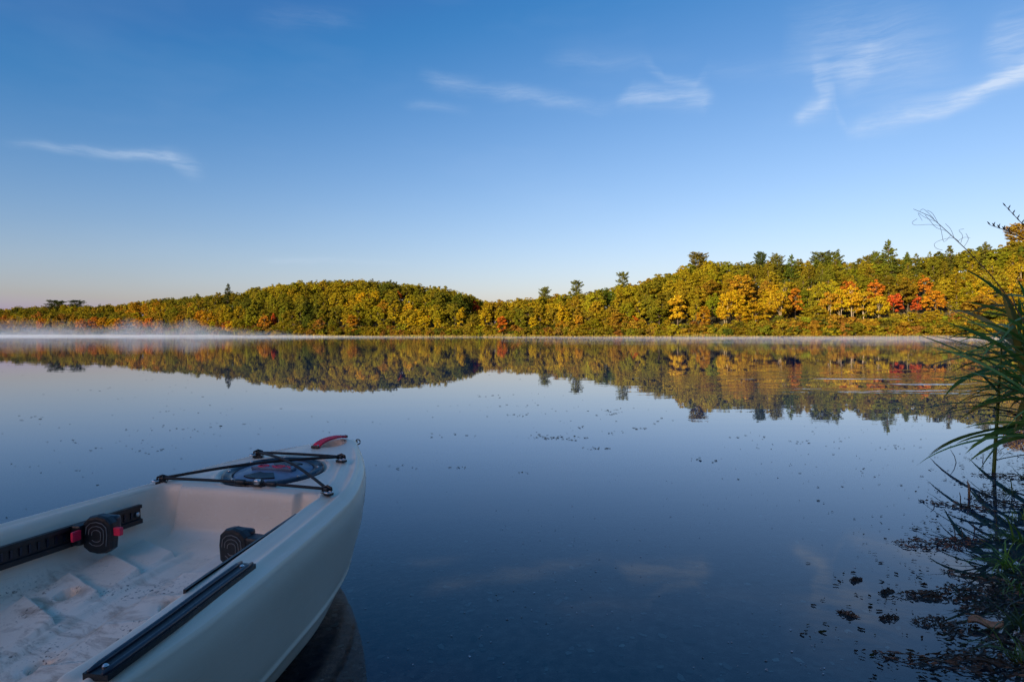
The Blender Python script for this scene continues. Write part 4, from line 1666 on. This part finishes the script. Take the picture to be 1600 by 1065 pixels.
def build_reeds():
    g = np.random.default_rng(12)
    lib = []
    for i in range(10):
        lib.append(blade_mesh('reed_leaf', 1.0, 0.074 * g.uniform(.8, 1.2), R(g.uniform(-4, 42)), R(g.uniform(8, 52)), M_REED, g.uniform(-1.0, 1.0), g.uniform(.12, .3), 11, g.uniform(-.4, .4)))
    labels = ['tall reed at the right edge with the longest leaves over the water', 'reed with drooping dark leaves just above the waterline', 'reed plant leaning left across the far misty shore', 'short reed in front of the leaning reeds',
              'reed with upright green tips against the golden hill', 'reed half hidden at the right edge behind the leaning reeds', 'reed with broad leaves near the middle of the clump', 'low reed spreading over the weedy water', 'back reed of the clump, partly cut by the frame', 'foremost reed of the clump, its leaves reaching furthest left']
    spots = [(1632, 3.9, 1.02), (1650, 3.6, .66), (1622, 4.3, 1.12), (1665, 3.3, .55), (1640, 4.7, .90), (1680, 4.2, 1.1), (1638, 3.7, .80), (1626, 4.05, .58), (1670, 4.6, .95), (1614, 3.95, .92)]
    for k, (u, y, hgt) in enumerate(spots):
        x = (u - 800) * y / F
        e = empty('reed', (x, y, float(ground_z(x, y))))
        tag(e, labels[k], 'reed', 'reeds at the right edge')
        lean = -0.10 + g.normal() * .05
        path = [(lean * hgt * f * f, 0.04 * math.sin(f * 3 + k), hgt * f) for f in np.linspace(-.05, 1, 8)]
        st = mesh_obj('stem', *tube(path, [.008 - .0006 * i for i in range(8)], 6), M_REED, e, smooth=True)
        st.color = (.14, .20, .05, 1)
        n = 18
        for i in range(n):
            f = .42 + .56 * i / (n - 1)
            o = bpy.data.objects.new('leaf', lib[g.integers(len(lib))])
            link(o)
            o.parent = e
            q = np.array(path)[min(7, int(f * 7))]
            o.location = (lean * hgt * f * f, 0, hgt * f)
            az = math.pi + g.normal() * 1.0 if g.random() < .8 else g.uniform(0, 6.28)
            o.rotation_euler = (g.normal() * .2, g.normal() * .22 + (.35 if i < 3 else 0), az)
            L_ = g.uniform(.42, .74) * (1.0 - .35 * max(0, f - .75) / .25)
            o.scale = (L_, L_ * g.uniform(.8, 1.15), L_)
            c = np.array((.200, .370, .070)) * g.uniform(.6, 1.25)
            if g.random() < .18:
                c = np.array((.36, .28, .07))
            o.color = (*c, 1)
    # the single stem standing clear of the clump in the water
    x, y = on_plane(1553, 738)
    e = empty('reed', (x, y, -.1))
    tag(e, 'single green reed stem standing in the weedy water left of the clump', 'reed', 'reeds at the right edge')
    path = [(.05 * f, 0, .95 * f) for f in np.linspace(0, 1, 7)]
    st = mesh_obj('stem', *tube(path, [.011, .0105, .010, .009, .008, .006, .004], 8), M_REED, e, smooth=True)
    st.color = (.20, .28, .06, 1)
    for (f, az, L_, c) in [(.18, -.5, .42, (.07, .13, .04)), (.30, .1, .35, (.09, .18, .05)), (.55, 2.9, .5, (.10, .20, .05)), (.62, 3.6, .45, (.10, .19, .05)), (.75, 2.6, .5, (.11, .22, .05)), (.85, .3, .5, (.11, .22, .05)), (.98, 1.9, .4, (.11, .22, .05))]:
        o = bpy.data.objects.new('leaf', lib[g.integers(len(lib))])
        link(o)
        o.parent = e
        o.location = (.05 * f, 0, .95 * f)
        o.rotation_euler = (0, .1, az)
        o.scale = (L_, L_, L_)
        o.color = (*c, 1)
    # drooping lower leaves, two of them withered
    low = empty('reed', (on_plane(1640, 745)[0], on_plane(1640, 745)[1], -.05))
    tag(low, 'dying reed at the right edge with brown leaves bent down to the water', 'reed', 'reeds at the right edge')
    mesh_obj('stem', *tube([(0, 0, 0), (-.02, 0, .2), (-.06, .01, .42)], [.008, .007, .004], 6), M_DRY, low, smooth=True)
    me = blade_mesh('reed_leaf', 1.0, .05, R(38), R(75), M_REED, .5, .15, 11, .15)
    for (z, az, ey, L_, c) in [(.33, 3.10, .10, .46, (.26, .12, .035)), (.24, 3.30, .45, .42, (.22, .13, .04)), (.34, 2.95, .15, .66, (.05, .10, .03)), (.38, 3.05, .3, .62, (.045, .09, .03)), (.18, 3.3, .3, .36, (.24, .15, .05)), (.40, 2.8, 0, .5, (.05, .1, .03))]:
        o = bpy.data.objects.new('leaf', me)
        link(o)
        o.parent = low
        o.location = (-.03, 0, z)
        o.rotation_euler = (0, ey, az)
        o.scale = (L_, L_, L_)
        o.color = (*c, 1)
    # dry stalk with a curled, sparse head
    y = 3.5
    P = [at_depth(*q, y) for q in [(1660, 640), (1625, 545), (1585, 478), (1548, 430), (1510, 391), (1480, 363), (1452, 338), (1426, 327)]]
    base = Vector((P[0].x + .06, y, float(ground_z(P[0].x + .06, y))))
    e = empty('dry_stalk', base)
    tag(e, 'thin dry brown stalk with curled wispy head reaching over the hill', 'stalk')
    mesh_obj('stem', *tube([(0, 0, 0)] + [p - base for p in P], [.0035, .0034, .0032, .003, .0026, .0022, .0018, .0014, .0010], 6), M_DRY, e, smooth=True)
    curls = [[(1500, 382), (1490, 372), (1470, 375), (1459, 381), (1462, 388), (1472, 391)], [(1485, 367), (1474, 378), (1470, 362), (1467, 352)], [(1468, 353), (1450, 351), (1430, 352), (1424, 348), (1432, 342)],
             [(1460, 346), (1444, 340), (1433, 333), (1440, 345)], [(1458, 342), (1448, 332), (1441, 327), (1436, 330)], [(1500, 380), (1503, 368), (1497, 360), (1505, 358)], [(1490, 372), (1484, 358), (1476, 350)],
             [(1505, 386), (1512, 374), (1508, 365)], [(1478, 361), (1462, 356), (1452, 345), (1444, 336)], [(1465, 350), (1456, 334), (1447, 329)], [(1496, 377), (1505, 371), (1515, 372)]]
    for i, c in enumerate(curls):
        pts = [at_depth(a_, b_, y + .012 * math.sin(i * 2 + j)) - base for j, (a_, b_) in enumerate(c)]
        sm = []
        for j in range(len(pts) - 1):
            p0, p1, p2, p3 = pts[max(j - 1, 0)], pts[j], pts[j + 1], pts[min(j + 2, len(pts) - 1)]
            for f in (0, .33, .66):
                sm.append(.5 * ((2 * p1) + (-p0 + p2) * f + (2 * p0 - 5 * p1 + 4 * p2 - p3) * f * f + (-p0 + 3 * p1 - 3 * p2 + p3) * f ** 3))
        sm.append(pts[-1])
        mesh_obj('curl', *tube(sm, .0009, 4), M_DRY, e)
    # two grass heads at the right edge
    for lab, pts, y in [('dark grass head pointing left below the skyline pine at the right edge', [(1680, 470), (1640, 410), (1600, 374), (1570, 360), (1546, 352)], 3.0),
                        ('dark straight grass head at the right edge, above the other grass head', [(1690, 460), (1650, 400), (1612, 362), (1592, 346), (1570, 323)], 3.1)]:
        P = [at_depth(*q, y) for q in pts]
        base = Vector((P[0].x + .05, y, float(ground_z(P[0].x + .05, y))))
        e = empty('grass_stalk', base)
        tag(e, lab, 'grass', 'grass heads at the right edge')
        mesh_obj('stem', *tube([(0, 0, 0)] + [p - base for p in P], [.003, .0028, .0025, .0022, .0018, .001], 6), M_DRY, e)
        sp = []
        for i in range(9):
            f = i / 8
            a_, b_ = P[-1].lerp(P[-2], f * 1.3), P[-1].lerp(P[-2], f * 1.3) + Vector((-.012 + .02 * (i % 2), .004 * (-1) ** i, .018))
            sp.append(tube([a_ - base, (a_ + b_) / 2 - base, b_ - base], [.0012, .0032, .0008], 5))
        mesh_obj('seed_head', *join(sp), M_WEED, e)


build_reeds()


def bit_mesh(name, items, mat, label, kind='stuff', cat=None):
    """many small irregular flakes (centre, radius, tilt, colour) in one mesh"""
    g = np.random.default_rng(len(items))
    V, Fc, VA, TI = [], [], [], []
    for (x, y, z, r, tilt, col, asp) in items:
        n = int(g.integers(4, 7))
        a0 = g.uniform(0, 6.28)
        az = g.uniform(0, 6.28)
        o = len(V)
        ca, sa = math.cos(az), math.sin(az)
        for k in range(n):
            a = a0 + 6.28 * k / n
            rr = r * g.uniform(.6, 1.25)
            px_, py_ = rr * math.cos(a), rr * math.sin(a) * asp
            hz = px_ * tilt + abs(g.normal()) * r * .05
            V.append((x + px_ * ca - py_ * sa, y + px_ * sa + py_ * ca, z + hz))
        V.append((x, y, z + r * .12))
        for k in range(n):
            Fc.append((o + k, o + (k + 1) % n, o + n))
        v = g.random()
        VA += [v] * (n + 1)
        TI += [(*col, 1)] * (n + 1)
    o = mesh_obj(name, V, Fc, mat, attr={'vary': np.array(VA), 'tint': np.array(TI)})
    tag(o, label, cat, kind=kind)
    return o


def build_bits():
    g = np.random.default_rng(44)
    dark = [(.012, .010, .008), (.022, .015, .010), (.018, .022, .010), (.035, .022, .014)]
    items = []
    # weed flakes, thick near the bank on the right and thinning outwards
    bx, by = g.uniform(.5, 5.5, 70000), g.uniform(1.1, 6.5, 70000)
    bu = 800 + F * bx / by
    ok = (bu < 1780) & (bu > 1250) & (HOR + F * CAM_H / by > 640)
    bx, by = bx[ok], by[ok]
    bsd, bgz = near_sd(bx, by), ground_z(bx, by)
    for x, y, sd, gz in zip(bx, by, bsd, bgz):
        dens = np.clip(1 + (sd + .05) / .62, 0, 1) ** 2
        clump = .5 + .5 * lump(x, y, 7.0) + .35 * lump(x, y, 17.0)
        dens = dens * np.clip(clump * 1.4, .06, 1.3) + .010
        if g.random() > dens:
            continue
        r = min(.012, abs(g.normal()) * .005 + .003)
        items.append((x, y, .003 + abs(g.normal()) * .005 * dens + max(0, gz), r, g.normal() * .16, dark[g.integers(4)], g.uniform(.25, .9)))
    bit_mesh('floating_weed', items, M_BITS, 'dark weed fragments floating thickly along the right bank', cat='weed')
    # scattered specks over the open water
    items = []
    for _ in range(1500):
        u, v = g.uniform(0, 1560), 560 + 300 * g.random() ** 1.6
        x, y = on_plane(u, v)
        if lump(x * .6, y * .6, 1.1) + .3 * g.normal() < .25:
            continue
        items.append((x, y, .002, g.uniform(.005, .013) * (y / 5) ** .75, g.normal() * .05, dark[g.integers(4)], g.uniform(.3, .9)))
    for (u, v, n, sp) in [(880, 684, 34, 26), (845, 683, 12, 22), (815, 648, 16, 18), (822, 633, 8, 12), (765, 618, 9, 16), (975, 641, 14, 18), (950, 648, 8, 8), (965, 676, 8, 10), (940, 700, 12, 16), (715, 731, 5, 7), (820, 739, 4, 5), (1000, 670, 6, 9), (905, 667, 5, 7),
                          (1250, 690, 10, 22), (1400, 700, 9, 18), (1120, 720, 8, 26), (700, 680, 8, 30), (640, 730, 8, 20), (250, 672, 10, 40), (180, 700, 9, 30), (110, 690, 6, 20), (370, 665, 8, 30), (60, 655, 7, 30), (300, 640, 10, 50), (1060, 655, 8, 30), (1180, 680, 8, 30)]:
        for _ in range(n):
            x, y = on_plane(u + g.normal() * sp, v + g.normal() * sp * .10)
            items.append((x, y, .003, g.uniform(.006, .020) * (y / 5) ** .5, g.normal() * .10, dark[g.integers(4)], g.uniform(.3, .9)))
    bit_mesh('drifting_specks', items, M_BITS, 'small dark plant specks drifting on the open water', cat='debris')
    # pale fluff and bubbles
    items = []
    for _ in range(900):
        u, v = g.uniform(560, 1480), g.uniform(690, 1064)
        x, y = on_plane(u, v)
        if lump(x, y, 1.9) + .5 * g.normal() < .3:
            continue
        c = g.uniform(.15, .5)
        items.append((x, y, .002, g.uniform(.0015, .0042), g.normal() * .1, (c, c, c * 1.05), g.uniform(.5, 1)))
    bit_mesh('pale_fluff', items, M_BITS, 'pale seed fluff and bubbles dotted over the near water', cat='debris')
    # pebbles and grit on the shallow bed
    items = []
    px_, py_ = g.uniform(-2.2, 2.4, 5200), g.uniform(.7, 3.6, 5200)
    for x, y, z in zip(px_, py_, ground_z(px_, py_)):
        c = g.uniform(.03, .30) ** 1.1 * 1.7
        r = abs(g.normal()) * .006 + .004
        items.append((x, y, z + r * .3, r, g.normal() * .2, (c * 1.05, c * .92, c * .8), g.uniform(.6, 1)))
    bit_mesh('pebbles', items, M_PEB, 'small stones and grit on the shallow lake bed', cat='gravel')


build_bits()


def build_weed_clumps():
    g = np.random.default_rng(71)
    spots = [(1462, 852, 'reddish brown weed clump standing out left of the bank', .085), (1497, 848, 'low dark weed clump right of the reddish brown one', .06), (1545, 775, 'weed mat behind the broken cattail stub', .10), (1500, 792, 'thin weed clump beside a leaning twig', .07),
             (1437, 932, 'small weed clump left of the pale dead leaf', .05), (1474, 935, 'ragged weed clump above the pale dead leaf', .06), (1520, 925, 'dark weed clump between two weed mats', .07), (1568, 915, 'wide weed clump below the green grass tuft', .08), (1590, 945, 'dense weed at the right edge near the dead leaf', .08),
             (1462, 975, 'isolated weed clump left of the dead leaf, lower', .045), (1500, 985, 'small peaked weed clump touching the dead leaf', .045), (1545, 955, 'weed clump just above the dead leaf', .06), (1482, 1040, 'large weed clump near the bottom edge', .07), (1535, 1030, 'brown weed clump below the dead leaf', .06), (1585, 1010, 'dark weed heap right of the dead leaf', .07), (1590, 1050, 'weed heap in the bottom right corner', .07),
             (1340, 908, 'small lone weed sprig out in open water', .016), (1386, 927, 'second lone weed sprig beside the first', .013), (1326, 962, 'flat weed sprig nearest the open water', .012), (1392, 968, 'thin floating weed strand', .018), (1575, 745, 'weed mat around the single reed stem', .09), (1595, 790, 'weed mat at the right edge below the reed stem', .09)]
    for (u, v, lab, rad) in spots:
        x, y = on_plane(u, v)
        e = empty('weed_clump', (x, y, max(0, float(ground_z(x, y)))), g.normal() * .5)
        e.scale = (g.uniform(1.1, 1.9), g.uniform(.55, .95), 1.0)
        tag(e, lab, 'weed', 'weed clumps along the right bank')
        parts = []
        V, Fc = [], []
        n = int(30 + rad * 1100)
        for i in range(n):
            a, q = g.uniform(0, 6.28), rad * math.sqrt(g.random())
            c = Vector((q * math.cos(a) * 1.3, q * math.sin(a), g.uniform(0, .24) * (rad - q * .8) + .002))
            d = Vector((g.normal(), g.normal(), g.normal() * .5)).normalized() * g.uniform(.004, .011)
            w = d.orthogonal().normalized() * g.uniform(.0018, .0042)
            o = len(V)
            V += [c - d, c + w + Vector((0, 0, .003)), c + d, c - w]
            Fc.append((o, o + 1, o + 2, o + 3))
        lf = mesh_obj('leaves', V, Fc, M_WEED if 'reddish' not in lab else M_DRYWEED, e)
        st = []
        for i in range(5):
            a = g.uniform(0, 6.28)
            p1 = Vector((math.cos(a) * rad * 1.2, math.sin(a) * rad, .004))
            st.append(tube([(0, 0, .006), p1 * .5 + Vector((0, 0, .012)), p1], [.0022, .0018, .0010], 4))
        mesh_obj('stems', *join(st), M_WEED, e)
    # twigs that break the surface (their mirror image makes the V)
    for i, (u, v, du, dv, lab) in enumerate([(1497, 723, -9, -20, 'thin twig leaning left out of the open water'), (1536, 722, 3, -14, 'short upright twig left of the single reed stem'), (1463, 791, -5, -10, 'small forked twig left of the weed mats'),
                                             (1502, 786, 1, -16, 'upright twig in the weed left of the stub'), (1494, 842, 0, -18, 'tall thin twig over the reddish weed clump'), (1506, 840, 0, -13, 'second thin twig over the reddish weed clump'), (1525, 832, -1, -14, 'thin twig left of the green grass tuft'), (1560, 825, -2, -26, 'dark crooked twig above the grass tuft')]):
        x, y = on_plane(u, v)
        e = Vector((du * y / F, .01, -dv * y / F))
        o = mesh_obj('twig', *tube([(0, 0, -.03), e * .5 + Vector((.004, 0, 0)), e], [.0028, .0024, .0014], 5), M_WEED)
        o.location = (x, y, 0)
        tag(o, lab, 'twig', 'twigs standing in the shallows')
    # broken cattail stub
    x, y = on_plane(1516, 778)
    e = empty('cattail_stub', (x, y, -.02))
    tag(e, 'broken brown cattail stub standing in the shallow water', 'stub')
    mesh_obj('stem', *tube([(0, 0, -.05), (0, 0, .05), (-.002, 0, .075)], [.006, .006, .005], 8), M_DRY, e, smooth=True)
    mesh_obj('torn_top', *join([tube([(0, 0, .07), (-.004, .002, .095), (-.009, .002, .112)], [.006, .0045, .001], 6), tube([(0, 0, .07), (.004, 0, .092)], [.005, .001], 6)]), M_DEAD, e, smooth=True)
    # pale dead leaf with raised midrib and curled edge
    x, y = on_plane(1543, 983)
    V, Fc = [], []
    nx, ny = 13, 7
    for i in range(nx):
        f = i / (nx - 1)
        w = .024 * math.sin(math.pi * f ** .8) ** .7 + .001
        for j in range(ny):
            q = j / (ny - 1) * 2 - 1
            V.append((.085 * (f - .5), q * w * .45, .006 + .016 * q * q * (1 if q > 0 else .4) + .006 * math.sin(f * 7) - .004 * math.exp(-(q * 4) ** 2)))
    for i in range(nx - 1):
        for j in range(ny - 1):
            a = i * ny + j
            Fc.append((a, a + ny, a + ny + 1, a + 1))
    o = mesh_obj('fallen_leaf', V, Fc, M_DEAD, smooth=True)
    o.location = (x, y, max(.004, float(ground_z(x, y)) + .004))
    o.rotation_euler = (.1, 0, -.45)
    tag(o, 'pale tan dead leaf lying curled among the dark weeds', 'leaf')
    # green grass tufts at the edge
    gm = [blade_mesh('grass_blade', 1.0, .05, R(60 - 12 * i), R(80 + 15 * i), M_REED, .3, .2, 7) for i in range(4)]
    for (u, v, n, sc, lab, cc) in [(1578, 888, 26, .14, 'bright green grass tuft overhanging the weeds', (.20, .38, .03)), (1600, 850, 24, .16, 'green grass tuft at the right edge above the bright one', (.17, .30, .04)), (1592, 812, 16, .10, 'small round mossy green tuft at the right edge', (.24, .32, .03)),
                                   (1605, 985, 18, .15, 'dull green grass tuft in the lower right corner', (.05, .09, .02)), (1640, 760, 24, .22, 'grass tuft below the reeds, cut by the right edge', (.13, .22, .04)), (1590, 925, 20, .11, 'grass tuft under the bright one at the right edge', (.14, .24, .03)), (1608, 1040, 22, .14, 'grass tuft in the very corner at lower right', (.10, .17, .03)), (1582, 772, 14, .12, 'thin grass tuft beside the single reed stem', (.12, .20, .04)), (1560, 840, 12, .09, 'sparse grass sprig left of the green tufts', (.14, .22, .03))]:
        x, y = on_plane(u, v)
        e = empty('grass_tuft', (x, y, max(0, float(ground_z(x, y)))))
        tag(e, lab, 'grass', 'grass tufts on the right bank')
        for i in range(n):
            o = bpy.data.objects.new('blade', gm[g.integers(4)])
            link(o)
            o.parent = e
            o.location = (g.normal() * .02, g.normal() * .02, .002)
            o.rotation_euler = (0, g.normal() * .2, math.pi + g.normal() * 1.2)
            L_ = sc * g.uniform(.6, 1.2)
            o.scale = (L_, L_ * .9, L_)
            c = np.array(cc) * g.uniform(.6, 1.25)
            o.color = (*c, 1)


M_DRYWEED = simple_mat('rusty_water_weed', (0.075, 0.032, 0.014), 0.55, 0.5, 60.0, 0.3)
build_weed_clumps()


def build_bank_grass():
    g = np.random.default_rng(23)
    n = 26000
    x, y = g.uniform(.4, 11, n), g.uniform(-1.5, 12, n)
    sd = near_sd(x, y)
    patch = .55 + .45 * lump(x, y, 1.6) + .3 * lump(x, y, 4.1, 1.0)
    ok = (sd > .02) & (sd < 3.2) & (g.random(n) < np.clip(patch, .05, 1) * np.clip(.25 + sd * 1.2, 0, 1))
    x, y, sd = x[ok], y[ok], sd[ok]
    z = ground_z(x, y)
    V, Fc, VA, TI = [], [], [], []
    for i in range(len(x)):
        h = g.uniform(.03, .10) * (1 + min(sd[i], 1.5) * .8)
        w = g.uniform(.0025, .005)
        a = g.uniform(0, 6.28)
        b = g.normal(size=2) * h * .45
        c, s_ = math.cos(a) * w, math.sin(a) * w
        o = len(V)
        V += [(x[i] - c, y[i] - s_, z[i] - .01), (x[i] + c, y[i] + s_, z[i] - .01), (x[i] + b[0] * .4 + c * .7, y[i] + b[1] * .4 + s_ * .7, z[i] + h * .65), (x[i] + b[0] * .4 - c * .7, y[i] + b[1] * .4 - s_ * .7, z[i] + h * .65), (x[i] + b[0], y[i] + b[1], z[i] + h)]
        Fc += [(o, o + 1, o + 2, o + 3), (o + 3, o + 2, o + 4)]
        VA += [g.random()] * 5
        col = (.10, .18, .03) if g.random() < .75 else (.22, .18, .07)
        TI += [(*col, 1)] * 5
    o = mesh_obj('bank_grass', V, Fc, M_FAR, attr={'vary': np.array(VA), 'tint': np.array(TI)})
    tag(o, 'short green grass growing in patches on the near right bank', 'grass', kind='stuff')


build_bank_grass()


def build_shore_grass():
    g = np.random.default_rng(8)
    V, Fc, VA, TI = [], [], [], []
    for _ in range(9000):
        u = g.uniform(-100, 1750)
        s = float(shore_y(u))
        y = s + g.uniform(-1.2, 2.4)
        x = (u - 800) * y / F
        big = .55 + .45 * math.sin(u * .03) * math.sin(u * .011 + 2)
        if u < 480:
            big *= .6
        h = g.uniform(.5, 1.2) * max(.25, big)
        w = g.uniform(.06, .16)
        o = len(V)
        z = max(0, float(far_ground(np.array([x]), np.array([y]))[0]))
        dx = g.normal() * .15
        V += [(x - w, y, z - .1), (x + w, y + .05, z - .1), (x + dx + w * .3, y, z + h), (x + dx - w * .3, y, z + h)]
        Fc.append((o, o + 1, o + 2, o + 3))
        VA += [g.random()] * 4
        c = np.array((.34, .24, .07)) if g.random() < .6 else np.array((.20, .20, .04))
        TI += [(*c, 1)] * 4
    o = mesh_obj('shore_grass', V, Fc, M_FAR, attr={'vary': np.array(VA), 'tint': np.array(TI)})
    tag(o, 'strip of pale golden grass along the far waterline', 'grass', kind='stuff')


build_shore_grass()

# ------------------------------------------------------------------ morning mist lying on the water


def build_mist():
    def vol(name, dens, col):
        m = new_mat(name)
        t = NT(m)
        t.N.remove(t.N['Principled BSDF'])
        v = t.n('ShaderNodeVolumePrincipled')
        v.inputs['Color'].default_value = (*col, 1)
        v.inputs['Density'].default_value = dens
        v.inputs['Anisotropy'].default_value = 0.0
        t.link(v.outputs[0], t.N['Material Output'].inputs['Volume'])
        return m

    def sheet(name, us, fs, top, mat, label):
        """closed body between the water and a lumpy top; us = columns, fs = share of the way to the shore"""
        nu, nf = len(us), len(fs)
        U, Fm = np.meshgrid(us, fs, indexing='ij')
        Y = shore_y(U) * Fm
        X = (U - 800) * Y / F
        T = np.maximum(top(U, Fm, X, Y), 0.0)
        edge = np.minimum(np.minimum(np.arange(nu), np.arange(nu)[::-1])[:, None], np.minimum(np.arange(nf), np.arange(nf)[::-1])[None, :])
        T = np.where(edge == 0, 0.0, T) + .022
        V = np.vstack([np.column_stack([X.ravel(), Y.ravel(), T.ravel()]), np.column_stack([X.ravel(), Y.ravel(), np.full(X.size, .02)])])
        n = nu * nf
        Fc = []
        for i in range(nu - 1):
            for j in range(nf - 1):
                a = i * nf + j
                Fc.append((a, a + nf, a + nf + 1, a + 1))
                Fc.append((n + a, n + a + 1, n + a + nf + 1, n + a + nf))
        for i in range(nu - 1):
            for j in (0, nf - 1):
                a = i * nf + j
                q = (a, n + a, n + a + nf, a + nf)
                Fc.append(q if j == 0 else q[::-1])
        for j in range(nf - 1):
            for i in (0, nu - 1):
                a = i * nf + j
                q = (a, a + 1, n + a + 1, n + a)
                Fc.append(q if i == 0 else q[::-1])
        o = mesh_obj(name, V, Fc, mat, smooth=False)
        tag(o, label, 'mist', kind='stuff')

    def low(U, Fm, X, Y):
        side = np.interp(U, [-250, 300, 480, 700, 900, 1150], [1.3, 1.05, .55, .16, .08, .02])
        return side * np.clip(.62 + .30 * lump(X, Y * .5, .045) + .22 * lump(X, Y, .11, 1.0), .08, 1.3) * smooth(.30, .70, Fm)
    sheet('mist', np.linspace(-260, 1150, 130), np.linspace(.28, .995, 50), low, vol('mist_low', .0042, (.70, .82, 1.0)), 'bright thin band of mist along the far left waterline')

    def right(U, Fm, X, Y):
        side = np.interp(U, [780, 1000, 1200, 1400, 1800], [.05, .30, .48, .55, .6])
        n = .70 + .30 * lump(X, Y, .06) + .25 * lump(X, Y, .15, 3.0)
        return side * np.clip(n, .05, 1.3) * smooth(.10, .40, Fm)
    sheet('mist', np.linspace(780, 1800, 120), np.linspace(.10, .995, 60), right, vol('mist_right', .0058, (.62, .70, 1.0)), 'faint lavender mist over the water below the right hill')

    def high(U, Fm, X, Y):
        side = np.interp(U, [-300, -100, 60, 220, 330, 430, 520], [7, 9, 7.5, 8.5, 5.5, 2.5, 0])
        n = .55 + .35 * lump(X, Y, .035) + .30 * lump(X, Y, .085, 2.0) + .22 * lump(X, Y, .19, 4.0)
        return side * np.clip(n, .03, 1.5) * smooth(.45, .75, Fm) * smooth(1.0, .93, Fm)
    sheet('mist', np.linspace(-280, 520, 190), np.linspace(.45, 1.0, 60), high, vol('mist_wisps', .0036, (.52, .68, 1.0)), 'bluish wisps of mist rising in front of the far left trees')  # blue tint puts the shade over these wisps into their colour


build_mist()
